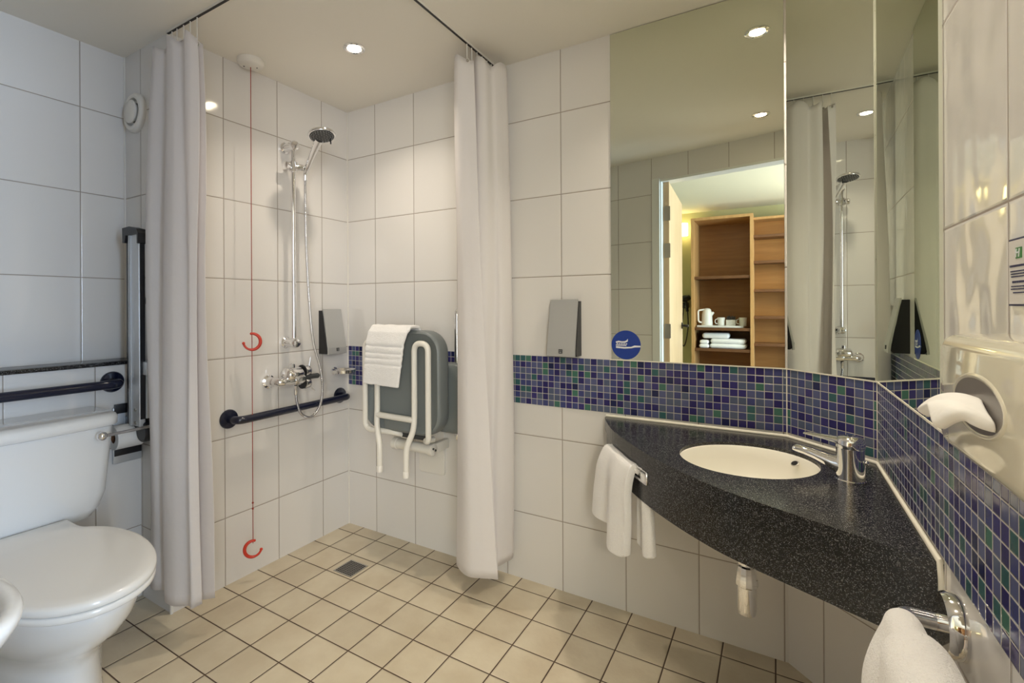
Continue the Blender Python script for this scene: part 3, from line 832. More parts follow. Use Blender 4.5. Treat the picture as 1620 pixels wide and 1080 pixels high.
# ------------------------------------------------------------------ ceiling vent, pull cord
v = thing('air_vent', 'round white air vent high on the narrow return wall left of the curtain', 'vent', (-2.208, YE, 1.94))
vx = -2.208; vz = 1.942
bm = bmesh.new(); lathe(bm, [(0.078, 0), (0.078, 0.010), (0.070, 0.020), (0.056, 0.020), (0.050, 0.006), (0.04, 0.004)], (vx, YE, vz), (0, -1, 0), 44, cap=False); obj('ring', bm, 'white', v, 40)
bm = bmesh.new(); lathe(bm, [(0.052, 0.0), (0.052, 0.004)], (vx, YE, vz), (0, -1, 0), 40); obj('throat', bm, 'dkgrey', v)
bm = bmesh.new(); lathe(bm, [(0.030, 0.004), (0.046, 0.022), (0.046, 0.026), (0.040, 0.030), (0.015, 0.031)], (vx, YE, vz), (0, -1, 0), 40); obj('disc', bm, 'white', v, 40)

CX, CY = -1.885, 1.240
pc = thing('pull_cord', 'red emergency pull cord with two red hooks hanging from a white ceiling rose', 'pull cord', (CX, CY, H))
bm = bmesh.new(); lathe(bm, [(0.052, 0), (0.052, -0.010), (0.046, -0.022), (0.040, -0.026), (0.010, -0.030)], (CX, CY, H), (0, 0, 1), 40); obj('ceiling_rose', bm, 'white', pc, 40)
for sx_, sy_ in ((-.018, -.018), (.014, .020)):
    bm = bmesh.new(); lathe(bm, [(0.003, 0), (0.003, -0.002)], (CX + sx_, CY + sy_, H - .0275), (0, 0, 1), 10); obj('screw', bm, 'dkgrey', pc)
bm = bmesh.new(); tube(bm, [(CX, CY, H - .028), (CX + .001, CY - .001, 1.6), (CX, CY, 1.05), (CX, CY, .165)], 0.0016, 8); obj('cord', bm, 'cord', pc, 60)
bm = bmesh.new(); ball(bm, (CX, CY, .335), .004); ball(bm, (CX, CY, .310), .004); obj('knot', bm, 'cord', pc, 60)
def hook(z, ang0, flip):
    bm = bmesh.new(); pts = []
    # C shape in a plane facing the camera roughly
    hd = Vector((0.55, 0.83, 0)).normalized()
    R_ = 0.034
    for q in range(25):
        a = rad(ang0 + flip * 265 * q / 24)
        pts.append(Vector((CX, CY, z)) + hd * (R_ * math.cos(a) * .95) + Vector((0, 0, R_ * math.sin(a))))
    tube(bm, pts, 0.0055, 10, rf=lambda t: .0045 + .0025 * math.sin(min(1, t * 1.3) * PI) ** .5)
    ball(bm, pts[0], .0055); ball(bm, pts[-1], .0062)
    obj('hook', bm, 'red', pc, 60)
hook(1.012, 95, -1); hook(0.142, 80, 1)

# ------------------------------------------------------------------ curtain track and curtains
TX, TY = -1.035, 0.950
ct = bmesh.new()
path = bend([(TX, YB, H - .009), (TX, TY, H - .009), (XA + .004, TY, H - .009)], 0.18, 12)
def ribbon(bm, path, w, h):
    Rr = []
    for i, p in enumerate(path):
        t = (path[min(i + 1, len(path) - 1)] - path[max(i - 1, 0)]).normalized(); s = Vector((-t.y, t.x, 0))
        Rr.append([bm.verts.new(p + s * a + Vector((0, 0, b))) for a, b in ((-w, -h), (w, -h), (w, h), (-w, h))])
    for A, B in zip(Rr, Rr[1:]):
        for q in range(4): bm.faces.new((A[q], A[(q + 1) % 4], B[(q + 1) % 4], B[q]))
    bm.faces.new(Rr[0][::-1]); bm.faces.new(Rr[-1])
trk = thing('curtain_track', 'slim L-shaped curtain track fixed to the ceiling around the shower', 'curtain track', (TX, TY, H))
ribbon(ct, [p + Vector((0, 0, .006)) for p in path], 0.006, 0.0035); ch_o = obj('channel', ct, 'white', trk)
ct = bmesh.new(); ribbon(ct, [p + Vector((0, 0, .0018)) for p in path], 0.0040, 0.001); obj('groove', ct, 'black', ch_o, label='dark slot along the underside')

def curtain(name, label, line, z0, z1, seed, hooks, flare=1.0, sweep=0.0):
    """line: zigzag plan points; hangs from z1 to z0"""
    nz_ = smooth_noise(seed)
    cl = catmull([(x, y, 0) for x, y in line], 10); L = len(cl)
    cx_ = sum(p.x for p in cl) / L; cyy = sum(p.y for p in cl) / L
    root = thing(name, label, 'shower curtain', (cx_, cyy, z0), 'white shower curtains')
    def f(u, v):
        t = u * (L - 1); i = min(int(t), L - 2); p = cl[i].lerp(cl[i + 1], t - i)
        k = 1.0 + flare * (0.10 * v - 0.05 - .16 * max(0, 1 - v / .30) ** 1.5) + .05 * math.sin(v * 5 + u * 7 + seed)
        x = cx_ + (p.x - cx_) * k; y = cyy + (p.y - cyy) * k
        x += .006 * nz_(u * 2, v * 1.6); y += .006 * nz_(u * 2 + 3, v * 1.6)
        z = z1 + (z0 - z1) * v
        x += .010 * math.sin(u * 15 + v * 4 + seed) * math.sin(v * PI) ; y += .007 * math.sin(u * 19 - v * 3) * math.sin(v * PI * .9)
        if u < .22: x += sweep * (v ** 1.2 - .15) * (1 - u / .22) ** .8
        if v < .06: z -= (1 - v / .06) * 0.028 * (0.5 + 0.5 * math.sin(u * 24 + seed))
        if v > .97: z += 0.010 * math.sin(u * 11 + seed)
        if seed == 1: y = min(y, YB - .012)
        if seed == 2: y = min(y, YE - .015) if x < XA + .012 else y
        return Vector((x, y, z))
    bm = bmesh.new(); grid(bm, f, L - 1, 60)
    o = obj('fabric', bm, 'curtain', root, 180); solid(o, 0.002)
    for hx, hy in hooks:
        bm = bmesh.new()
        tube(bm, [(hx, hy, H - .008), (hx, hy, z1 - .012)], 0.0022, 8)
        tube(bm, [(hx, hy, z1 - .010)] + [(hx + .007 * math.sin(a), hy + .004 * math.sin(a), z1 - .020 - .009 * (1 - math.cos(a))) for a in [PI * q / 8 for q in range(9)]], 0.0018, 8)
        hk_o = obj('hook', bm, 'white', root, 60)
        bm = bmesh.new(); ball(bm, (hx + .004, hy - .002, z1 - .030), .0055); obj('hook_clip', bm, 'steel', hk_o, 60)
    return root
curtain('shower_curtain', 'white shower curtain gathered against the back wall beside the folding seat', 
        [(-1.000, 1.612), (-1.030, 1.592), (-1.062, 1.580), (-1.098, 1.608), (-1.132, 1.668), (-1.148, 1.745), (-1.110, 1.795), (-1.050, 1.770), (-1.00, 1.790), (-0.960, 1.815), (-0.935, 1.775), (-0.946, 1.735), (-0.962, 1.705), (-0.978, 1.690), (-0.985, 1.655), (-1.010, 1.640), (-1.040, 1.650)],
        0.105, 2.150, 1, [(TX, 1.60), (TX, 1.635), (TX, 1.675), (TX, 1.715), (TX, 1.755), (TX, 1.79)], 0.4, 0.105)
curtain('shower_curtain', 'white shower curtain bunched at the corner post between toilet and shower',
        [(-1.700, 0.932), (-1.715, 0.908), (-1.735, 0.905), (-1.745, 0.915), (-1.775, 0.915), (-1.805, 0.890), (-1.850, 0.885), (-1.880, 0.905), (-1.910, 0.905), (-1.945, 0.885), (-1.985, 0.895), (-1.978, 0.925), (-1.93, .935), (-1.87, .930), (-1.80, .940), (-1.75, .955), (-1.72, .972)],
        0.120, 2.120, 2, [(-1.755, TY), (-1.80, TY), (-1.845, TY), (-1.89, TY), (-1.925, TY)], 1.0, -0.02)

# ------------------------------------------------------------------ shower riser, handset, hose, valve
rx, ry = -1.895, 1.455
rs = thing('shower_riser', 'chrome shower riser rail with hand shower on the shower side wall', 'shower', (XA, ry, 1.0))
bm = bmesh.new(); tube(bm, [(rx, ry, 0.985), (rx, ry, 1.905)], 0.0105, 20); obj('rail', bm, 'chrome', rs, 60)
for z in (0.992, 1.895):
    bm = bmesh.new(); lathe(bm, [(0.026, 0), (0.026, 0.010), (0.020, 0.016), (0.020, 0.060), (0.023, 0.068), (0.023, 0.080), (0.018, 0.088), (0.006, 0.091)], (XA, ry, z), (1, 0, 0), 28); obj('bracket', bm, 'chrome', rs, 40)
bm = bmesh.new()
lathe(bm, [(0.014, -.024), (0.019, -.022), (0.019, .022), (0.014, .024)], (rx, ry, 1.800), (0, 0, 1), 24)
lathe(bm, [(0.013, -.022), (0.015, -.020), (0.015, .040), (0.012, .046)], (rx, ry, 1.800), (0.55, .83, 0.0), 20)
lathe(bm, [(0.017, 0), (0.019, .004), (0.019, .022), (0.012, .027)], (rx - .005, ry - .018, 1.800), (0, -1, 0), 20)
obj('slider', bm, 'chrome', rs, 40)
hb = Vector((-1.880, 1.510, 1.785)); he = Vector((-1.745, 1.466, 1.882))
hc = Vector((-1.692, 1.447, 1.903))
bm = bmesh.new(); dd = (he - hb)
tube(bm, [hb, hb + dd * .2, hb + dd * .45, hb + dd * .75, he, he + Vector((.020, -.006, .014))], .013, 18, rf=lambda t: [.0105, .013, .0125, .014, .017, .019][min(5, int(t * 5.001))])
obj('handset_grip', bm, 'chrome', rs, 60)
hn = Vector((.20, -.06, -.97)).normalized()
bm = bmesh.new(); lathe(bm, [(0.012, -.030), (0.034, -.022), (0.056, -.010), (0.060, -.002), (0.058, .003)], hc, hn, 40); hh_o = obj('handset_head', bm, 'chrome', rs, 60)
bm = bmesh.new(); lathe(bm, [(0.052, 0.001), (0.052, .0045), (0.02, .006)], hc, hn, 40); obj('spray_face', bm, 'dkgrey', hh_o, 40, label='dark grey spray plate')
mt_ = axis_mat(hc, hn); bm = bmesh.new()
for rr_, n__ in ((.012, 6), (.024, 12), (.036, 18), (.046, 24)):
    for q in range(n__):
        a = 2 * PI * q / n__; p = mt_ @ Vector((rr_ * math.cos(a), rr_ * math.sin(a), .005)); ball(bm, p, .0018, seg=6)
o = obj('spray_nozzle', bm, 'satin', hh_o); o['kind'] = 'stuff'
bm = bmesh.new(); p = mt_ @ Vector((.0, .0, .004)); q_ = p + Vector((.022, .030, -.028)) ; tube(bm, [p + Vector((.02, .03, -.004)), q_], .003, 8); obj('mode_lever', bm, 'black', hh_o, 60)
hp = catmull([(-1.880, 1.510, 1.785), (-1.879, 1.509, 1.70), (-1.874, 1.509, 1.45), (-1.870, 1.520, 1.2), (-1.872, 1.543, 1.0), (-1.866, 1.580, .86), (-1.866, 1.592, .76), (-1.868, 1.575, .68), (-1.870, 1.525, .640), (-1.872, 1.475, .665), (-1.880, 1.458, .72), (-1.885, 1.455, .775)], 40)
bm = bmesh.new()
n = 900; L_ = len(hp)
fine = [hp[min(L_ - 1, int(i * (L_ - 1) / n))].lerp(hp[min(L_ - 1, int(i * (L_ - 1) / n) + 1)], (i * (L_ - 1) / n) % 1) for i in range(n + 1)]
tube(bm, fine, .0065, 10, rf=lambda t: .0066 if int(t * n) % 3 else .0052)
obj('hose', bm, 'hose', rs, 60)
for pp in ((-1.880, 1.510, 1.745), (-1.885, 1.455, .755)):
    bm = bmesh.new(); lathe(bm, [(0.0085, 0), (0.0095, .002), (0.0088, .042)], pp, (0, 0, 1), 16); obj('hose_nut', bm, 'chrome', rs, 60)

vv = thing('shower_valve', 'chrome thermostatic shower valve above the dark grab rail', 'shower valve', (XA, 1.44, 0.83))
for uy in (1.365, 1.515):
    bm = bmesh.new(); lathe(bm, [(0.030, 0), (0.030, .008), (0.022, .014), (0.020, .04), (0.016, .046)], (XA, uy, .822), (1, 0, 0), 28); obj('wall_union', bm, 'chrome', vv, 40)
bm = bmesh.new(); tube(bm, bend([(XA + .03, 1.365, .822), (rx + .008, 1.375, .822), (rx + .008, 1.47, .822)], .025), 0.019, 20); obj('inlet_arm', bm, 'chrome', vv, 60)
bm = bmesh.new(); lathe(bm, [(0.018, 0), (0.031, .006), (0.039, .016), (0.039, .078), (0.034, .086)], (rx, 1.400, .850), (0, 1, 0), 32, sy=.8, sx=1); lathe(bm, [(0.028, 0), (0.030, .004), (.030, .05)], (rx, 1.445, .825), (0, 1, 0), 28); obj('body', bm, 'chrome', vv, 40)
bm = bmesh.new(); lathe(bm, [(0.012, 0), (0.012, .016), (0.009, .018)], (rx, 1.445, .880), (0, 0, 1), 18); obj('top_cap', bm, 'chrome', vv, 40)
bm = bmesh.new(); lathe(bm, [(0.032, 0), (0.032, .006)], (rx, 1.496, .855), (0, 1, 0), 28); lathe(bm, [(0.030, 0), (0.030, .006)], (rx, 1.496, .805), (0, 1, 0), 28); obj('gasket', bm, 'black', vv, 40)
for z, s, lv in ((.856, 1, (.004, .006, .045)), (.800, 1, (.015, .022, -.024))):
    bm = bmesh.new(); lathe(bm, [(0.026, 0), (0.028, .004), (0.027, .030), (0.020, .040), (0.008, .044)], (rx, 1.500, z), (0, 1, 0), 28); hn_o = obj('handle', bm, 'chrome', vv, 40)
    bm = bmesh.new(); p = Vector((rx + .012, 1.528, z + (.02 if z > .83 else -.015))); tube(bm, [p, p + Vector(lv)], .003, 8, rf=lambda t: .0035 - .0015 * t); obj('handle_pin', bm, 'chrome', hn_o, 60)
bm = bmesh.new(); tube(bm, [(rx + .01, 1.498, .829), (rx + .018, 1.57, .829)], .012, 16); ball(bm, (rx + .018, 1.57, .829), .0125); obj('stop_lever', bm, 'dkgrey', vv, 60)

# soap dish in the corner
sd = thing('soap_dish', 'small chrome soap dish on the shower wall below the corner dispenser', 'soap dish', (XA, 1.755, .82))
bm = bmesh.new(); lathe(bm, [(0.020, 0), (0.020, .008), (0.010, .012), (.008, .035)], (XA, 1.745, .826), (1, 0, 0), 20); obj('mount', bm, 'chrome', sd, 40)
bm = bmesh.new(); lathe(bm, [(0.040, -.008), (0.058, -.006), (0.062, .010), (0.0585, .010), (0.054, -.002), (.01, -.003)], (XA + .072, 1.745, .828), (0, 0, 1), 40); obj('dish', bm, 'chrome', sd, 40)

# ------------------------------------------------------------------ grab rails
def grab(name, label, p0, p1, out, r, fr_, mat, parts=True, fmat=None):
    p0 = Vector(p0); p1 = Vector(p1); out = Vector(out)
    root = thing(name, label, 'grab rail', p0)
    for p in (p0, p1):
        bm = bmesh.new(); d = out.normalized()
        lathe(bm, [(fr_, 0), (fr_, .004), (fr_ * .92, .009), (fr_ * .5, .011), (r * .9, .012)], p, d, 36); obj('flange', bm, fmat or mat, root, 40)
    bm = bmesh.new(); tube(bm, bend([p0 + out * .1, p0 + out, p1 + out, p1 + out * .1], .045, 10), r, 24); obj('bar', bm, mat, root, 60)
    return root
grab('grab_rail', 'dark navy horizontal grab rail across the shower side wall below the valve', (XA, 1.182, .690), (XA, 1.785, .693), (.068, 0, 0), .0165, .040, 'navy')
grab('grab_rail', 'dark navy horizontal grab rail on the boxed wall above the cistern', (XL, 0.857, .872), (XL, 0.10, .872), (.075, 0, 0), .0165, .040, 'navy')
grab('grab_rail', 'vertical chrome grab rail on the back wall half hidden by the curtain', (-1.215, YB, 1.140), (-1.215, YB, .560), (0, -.062, 0), .012, .028, 'chrome')

# ------------------------------------------------------------------ folding shower seat
ss = thing('folding_shower_seat', 'folded-up grey shower seat with white tubular frame on the back wall', 'shower seat', (-1.42, YB, .44))
def rr2(y, x0, x1, z0, z1, r, n=8, ins=0.0):
    x0 += ins; x1 -= ins; z0 += ins; z1 -= ins; r = max(.005, r - ins); out = []
    for cx_, cz_, a0 in ((x1 - r, z1 - r, 0), (x0 + r, z1 - r, 90), (x0 + r, z0 + r, 180), (x1 - r, z0 + r, 270)):
        for q in range(n + 1):
            a = rad(a0 + 90 * q / n); out.append((cx_ + r * math.cos(a), y, cz_ + r * math.sin(a)))
    return out
# seat pad (underside faces the room)
bm = bmesh.new()
a = (-1.630, -1.196, .603, 1.052, .095)
loft(bm, [rr2(1.700, *a, ins=.012), rr2(1.694, *a, ins=.003), rr2(1.685, *a), rr2(1.640, *a), rr2(1.630, *a, ins=.004), rr2(1.626, *a, ins=.012), rr2(1.634, *a, ins=.020)])
obj('seat_pad', bm, 'grey_pad', ss, 50)
bm = bmesh.new(); b_ = (-1.50, -1.345, .612, .668, .012)
loft(bm, [rr2(1.630, *b_), rr2(1.622, *b_, ins=.002), rr2(1.620, *b_, ins=.006)]); obj('seat_cutout_lip', bm, 'grey_pad', ss, 50)
# backrest behind
bm = bmesh.new(); b_ = (-1.58, -1.150, .600, .905, .05)
loft(bm, [rr2(1.800, *b_, ins=.01), rr2(1.79, *b_), rr2(1.745, *b_), rr2(1.735, *b_, ins=.01)]); obj('backrest', bm, 'grey_pad', ss, 50)
RT = .0125
YF = 1.610
# right and left hairpin tubes that are the folded legs and seat rails
bm = bmesh.new(); tube(bm, bend([(-1.347, YF - .02, .437), (-1.345, YF - .02, .560), (-1.316, YF - .005, .630), (-1.316, YF, .70), (-1.316, YF, 1.000), (-1.242, YF, 1.000), (-1.242, YF, .70), (-1.242, YF, .588), (-1.285, YF + .03, .585), (-1.285, YF + .09, .575)], .037, 10), RT, 18); leg_r = obj('leg', bm, 'frame_w', ss, 60)
bm = bmesh.new(); tube(bm, bend([(-1.497, YF - .02, .437), (-1.497, YF - .02, .555), (-1.528, YF - .005, .630), (-1.528, YF, .70), (-1.528, YF, 1.000), (-1.602, YF, 1.000), (-1.602, YF, .70), (-1.602, YF, .602), (-1.44, YF + .03, .598), (-1.430, YF + .09, .57)], .037, 10), RT, 18); leg_l = obj('leg', bm, 'frame_w', ss, 60)
bm = bmesh.new(); tube(bm, [(-1.528, YF - .002, .675), (-1.316, YF - .002, .673)], RT * 1.05, 18); obj('cross_bar', bm, 'frame_w', ss, 60)
for x in (-1.497, -1.347):
    bm = bmesh.new(); lathe(bm, [(.0145, 0), (.0145, .024), (.013, .026)], (x, YF - .02, .430), (0, 0, 1), 18); obj('foot_cap', bm, 'white', leg_l if x < -1.4 else leg_r, 40)
# hinge tube and wall plates
bm = bmesh.new(); lathe(bm, [(.020, 0), (.023, .003), (.023, .222), (.020, .225)], (-1.525, 1.720, .522), (1, 0, 0), 28); obj('hinge_tube', bm, 'frame_w', ss, 40)
for x in (-1.515, -1.310):
    bm = bmesh.new(); lathe(bm, [(.024, 0), (.027, .002), (.027, .026), (.024, .028)], (x - .014, 1.720, .522), (1, 0, 0), 28)
    box(bm, x - .012, x + .012, 1.725, YB - .01, .502, .545, .003); obj('hinge_arm', bm, 'frame_w', ss, 40)
for hy_, hz_ in ((1.712, .528), (1.728, .518)):
    bm = bmesh.new(); ball(bm, (-1.294, hy_, hz_), .005); obj('hinge_bolt', bm, 'dkgrey', ss)
for x0, x1 in ((-1.475, -1.325), (-1.64, -1.53)):
    bm = bmesh.new(); b_ = (x0, x1, .365, .580, .015)
    loft(bm, [rr2(YB, *b_), rr2(YB - .008, *b_), rr2(YB - .010, *b_, ins=.002)]); 
    if x0 > -1.5: obj('wall_plate', bm, 'white', ss, 40)
    else: bm.free()
bm = bmesh.new(); box(bm, -1.50, -1.30, 1.66, 1.70, .575, .600, .004); obj('seat_bracket', bm, 'dkgrey', ss, 30)

# ------------------------------------------------------------------ floor drain
fd = thing('floor_drain', 'square steel grid floor drain in the shower floor', 'drain', (-1.613, 1.528, 0))
bm = bmesh.new(); box(bm, -1.666, -1.560, 1.475, 1.581, 0.0, 0.002); obj('frame', bm, 'steel', fd)
bm = bmesh.new()
for i in range(9):
    for j in range(9):
        cx_ = -1.655 + i * .0105; cy2 = 1.486 + j * .0105
        box(bm, cx_ - .0036, cx_ + .0036, cy2 - .0036, cy2 + .0036, .0015, .0026)
obj('drain_holes', bm, 'black', fd, label='dark square drain openings')

# ------------------------------------------------------------------ toilet
TYc = 0.540
wc = thing('toilet', 'white close-coupled toilet with closed lid', 'toilet', (-1.8, TYc, 0))
def egg(x0, x1, w, z, prof=None, n=48, sq=1.0):
    """closed ring, back x0, tip x1, half width w"""
    out = []
    for q in range(n):
        a = 2 * PI * q / n
        c = math.cos(a); s_ = math.sin(a)
        xm = x0 + (x1 - x0) * .42
        x = xm + (x1 - xm) * c if c > 0 else xm + (xm - x0) * (-abs(c) ** .72 )
        y = w * (abs(s_) ** sq) * (1 if s_ > 0 else -1)
        if c < 0: y = w * (1 if s_ > 0 else -1) * (abs(s_) ** .55)
        out.append((x, TYc + y, z))
    return out
XB = -2.02
bm = bmesh.new()
loft(bm, [egg(-2.15, -1.560, .132, 0), egg(-2.15, -1.566, .128, .02), egg(-2.15, -1.580, .124, .10), egg(-2.14, -1.580, .124, .20), egg(-2.13, -1.560, .130, .235),
          egg(-2.11, -1.515, .147, .275), egg(-2.09, -1.460, .161, .315), egg(-2.09, -1.425, .170, .355), egg(-2.09, -1.405, .174, .395), egg(-2.09, -1.400, .176, .418), egg(-2.09, -1.406, .172, .424), egg(-2.08, -1.45, .15, .424)])
o = obj('pan', bm, 'porcelain', wc, 180)
hw = [(0, .112), (.04, .112), (.12, .112), (.18, .118), (.22, .136), (.28, .157), (.36, .173), (.44, .181), (.52, .184), (.62, .179), (.72, .166), (.80, .149), (.87, .127), (.93, .098), (.975, .060), (.994, .028), (1.0, 0)]
def lidring(z, ins=0.0, x0=-1.992, x1=-1.368):
    L = x1 - x0; up = []
    c = catmull([(x0 + s_ * L, w, 0) for s_, w in hw], 4)
    cx0 = (x0 + x1) / 2
    pts = [(p.x, max(p.y, 0)) for p in c]
    ring = [(x, TYc + y) for x, y in pts] + [(x, TYc - y) for x, y in reversed(pts[:-1])]
    k = 1 - ins / .19
    return [(cx0 + (x - cx0) * (1 - ins / (L / 2)), TYc + (y - TYc) * k, z) for x, y in ring]
bm = bmesh.new(); loft(bm, [lidring(.427, .006), lidring(.430, .002), lidring(.442, .002), lidring(.445, .006)]); obj('seat', bm, 'seatpl', wc, 60)
bm = bmesh.new(); loft(bm, [lidring(.447, .004), lidring(.450, .0), lidring(.461, .0), lidring(.466, .004), lidring(.469, .012), lidring(.471, .04)]); obj('lid', bm, 'seatpl', wc, 60)
def cring(z, xb, xf, hwid, r, bow=0.0, n=9):
    out = []
    pts = []
    for q in range(n + 1):
        a = rad(-90 + 90 * q / n); pts.append((xf - r + r * math.cos(a), -hwid + r + r * math.sin(a)))
    for q in range(1, 8): pts.append((xf, -hwid + r + (2 * hwid - 2 * r) * q / 8))
    for q in range(n + 1):
        a = rad(0 + 90 * q / n); pts.append((xf - r + r * math.cos(a), hwid - r + r * math.sin(a)))
    pts += [(xb, hwid), (xb, -hwid)]
    return [(x + (bow * (1 - (y / hwid) ** 2) if x > xb + .02 else 0), TYc + y, z) for x, y in pts]
bm = bmesh.new()
loft(bm, [cring(.432, XL + .02, -2.035, .185, .05, .01), cring(.440, XL + .012, -2.020, .205, .05, .012), cring(.47, XL + .006, -2.008, .222, .045, .014), cring(.52, XL + .004, -2.000, .234, .04, .016), cring(.748, XL + .002, -1.992, .252, .035, .018)])
obj('cistern', bm, 'porcelain', wc, 60)
bm = bmesh.new()
loft(bm, [cring(.748, XL + .002, -1.984, .258, .04, .02), cring(.752, XL + .002, -1.978, .264, .045, .022), cring(.776, XL + .002, -1.976, .266, .05, .022), cring(.786, XL + .002, -1.982, .262, .05, .02), cring(.792, XL + .006, -1.998, .250, .05, .016)])
obj('cistern_lid', bm, 'porcelain', wc, 60)

# ------------------------------------------------------------------ drop-down rail, folded up by the toilet
dr = thing('drop_down_rail', 'raised aluminium drop-down support rail with black cap beside the toilet', 'support rail', (XL, .895, .70))
ax0, ax1, ay0, ay1 = -2.128, -2.030, .880, .902
bm = bmesh.new(); box(bm, ax0 + .012, ax1, ay0, ay1, .712, 1.440, .004); box(bm, ax0 + .026, ax0 + .031, ay0 - .003, ay0 + .002, .712, 1.43); box(bm, ax0 + .036, ax0 + .041, ay0 - .003, ay0 + .002, .712, 1.43); obj('profile', bm, 'satin', dr, 30)
bm = bmesh.new(); box(bm, ax0 - .006, ax0 + .012, ay0 + .003, ay1, .712, 1.440, .003); box(bm, ax1, ax1 + .003, ay0 + .004, ay1 - .002, .74, 1.44); obj('grip_strip', bm, 'black', dr, 30, label='black rubber edge strip')
bm = bmesh.new()
prof = [(ax0 - .014, 1.405), (ax0 - .016, 1.462), (ax0 + .040, 1.464), (ax1 - .004, 1.452), (ax1 + .008, 1.436), (ax1 + .009, 1.398), (ax1 + .001, 1.396), (ax1, 1.432), (ax0 + .010, 1.432), (ax0 + .002, 1.405)]
A = [bm.verts.new((x, ay0 - .006, z)) for x, z in prof]; B = [bm.verts.new((x, ay1 + .004, z)) for x, z in prof]
bm.faces.new(A); bm.faces.new(B[::-1])
for q in range(len(prof)): bm.faces.new((A[q], B[q], B[(q + 1) % len(prof)], A[(q + 1) % len(prof)]))
obj('end_cap', bm, 'black', dr)
bm = bmesh.new(); tube(bm, bend([(-2.09, .914, 1.195), (-2.020, .914, 1.175), (-1.995, .914, 1.09), (-1.995, .914, .94), (-2.05, .914, .90)], .05), .010, 14); obj('support_arm', bm, 'satin', dr, 60)
bm = bmesh.new(); box(bm, -2.085, -2.000, ay1 - .01, ay1 + .02, .905, .955, .003); box(bm, -2.045, -2.025, ay1, ay1 + .018, .74, .905, .003); obj('link_plate', bm, 'satin', dr, 30)
for z in (.775, .725):
    bm = bmesh.new(); lathe(bm, [(.007, 0), (.007, .003), (.004, .004)], (ax0 + .070, ay0, z), (0, -1, 0), 14); obj('screw', bm, 'steel', dr, 40)
bm = bmesh.new(); lathe(bm, [(.040, 0), (.040, .028), (.036, .032)], (-2.048, .925, .690), (0, -1, 0), 28); box(bm, XL, -2.05, .895, .925, .680, .735, .003); obj('pivot', bm, 'black', dr, 40, label='black pivot housing')
bm = bmesh.new(); box(bm, XL, XL + .012, .855, YE - .002, .555, .772, .003); obj('wall_plate', bm, 'satin', dr, 30)
for za, zb_ in ((.748, .785), (.585, .618)):
    bm = bmesh.new(); box(bm, XL + .012, XL + .016, .858, YE - .004, za, zb_, .001); obj('rubber_strip', bm, 'black', dr, 30)
# toilet roll and its chrome holder
hr = thing('toilet_roll_holder', 'chrome toilet roll arm with a ball end beside the cistern', 'toilet roll holder', (-2.00, .89, .70))
bm = bmesh.new(); tube(bm, [(-2.010, .905, .712), (-1.975, .80, .718), (-1.957, .742, .722)], .006, 12, rf=lambda t: .0065 - .0015 * math.sin(t * PI)); obj('arm', bm, 'chrome', hr, 60)
bm = bmesh.new(); ball(bm, (-1.955, .735, .7225), .0155); obj('ball_end', bm, 'chrome', hr, 180)
roll_ = thing('toilet_roll', 'white toilet roll behind the chrome arm next to the cistern', 'toilet roll', (-2.115, .88, .645))
bm = bmesh.new(); c0 = (-2.130, .835, .668); lathe(bm, [(.020, 0), (.044, 0), (.045, .001), (.045, .088), (.044, .090), (.020, .090), (.020, 0)], c0, (0, 1, 0), 32, cap=False); obj('paper', bm, 'tissue', roll_, 40)
bm = bmesh.new(); lathe(bm, [(.0198, .001), (.0198, .089), (.018, .089), (.018, .001)], c0, (0, 1, 0), 24, cap=False); obj('core', bm, 'oakd', roll_, 40, label='brown cardboard core')

# ------------------------------------------------------------------ small hand basin by the door wall
hbn = thing('hand_basin', 'white oval rim of a small hand basin at the left picture edge', 'sink', (-1.05, .17, .60))
bc = Vector((-1.085, .168)); ang = math.atan2(KD.y, KD.x)
def bring(a_, b_, z, n=40, dy=0):
    return [(bc.x + a_ * math.cos(t) * math.cos(ang) - (b_ * math.sin(t) + dy) * math.sin(ang), bc.y + a_ * math.cos(t) * math.sin(ang) + (b_ * math.sin(t) + dy) * math.cos(ang), z) for t in [2 * PI * q / n for q in range(n)]]
bm = bmesh.new()
loft(bm, [bring(.06, .03, .62), bring(.11, .055, .630), bring(.150, .076, .655), bring(.176, .091, .685), bring(.188, .099, .702), bring(.190, .1005, .712), bring(.185, .097, .720), bring(.170, .084, .720), bring(.160, .075, .714), bring(.152, .070, .70), bring(.130, .058, .67), bring(.07, .03, .65)])
obj('bowl', bm, 'porcelain', hbn, 180)
bm = bmesh.new(); a_ = bc + Vector((-KD.y, KD.x)) * -.06
prism(bm, [kpt(-1.15) + n_ * .001, kpt(-.95) + n_ * .001, kpt(-.95) + n_ * .03, kpt(-1.15) + n_ * .03], .655, .700); obj('wall_bracket', bm, 'porcelain', hbn)

# ------------------------------------------------------------------ beyond the door: door leaf, wardrobe, kettle, towels, lamp, dryer
dl = thing('door_leaf', 'light wooden door standing open, seen in the wide mirror', 'door', (-.676, .0, 0))
def dm(): return Matrix.Translation((-.657, .105, 0)) @ Matrix.Rotation(rad(-3.2), 4, 'Z')
bm = bmesh.new(); box(bm, -.020, .020, -.85, 0, .01, 2.02, .002, mat=dm()); obj('panel', bm, 'door', dl, 30)
for z in (1.80, 1.54, .975):
    bm = bmesh.new(); box(bm, -.012, .026, -.012, .004, z - .05, z + .05, mat=dm()); obj('hinge', bm, 'steel', dl)
bm = bmesh.new(); mm = dm(); tube(bm, bend([mm @ Vector((.02, -.78, .985)), mm @ Vector((.070, -.78, .985)), mm @ Vector((.070, -.65, .985))], .02), .010, 12); lathe(bm, [(.027, 0), (.027, .008), (.012, .010)], mm @ Vector((.02, -.78, .985)), mm.to_3x3() @ Vector((1, 0, 0)), 24); obj('handle', bm, 'black', dl, 40, label='dark lever handle')

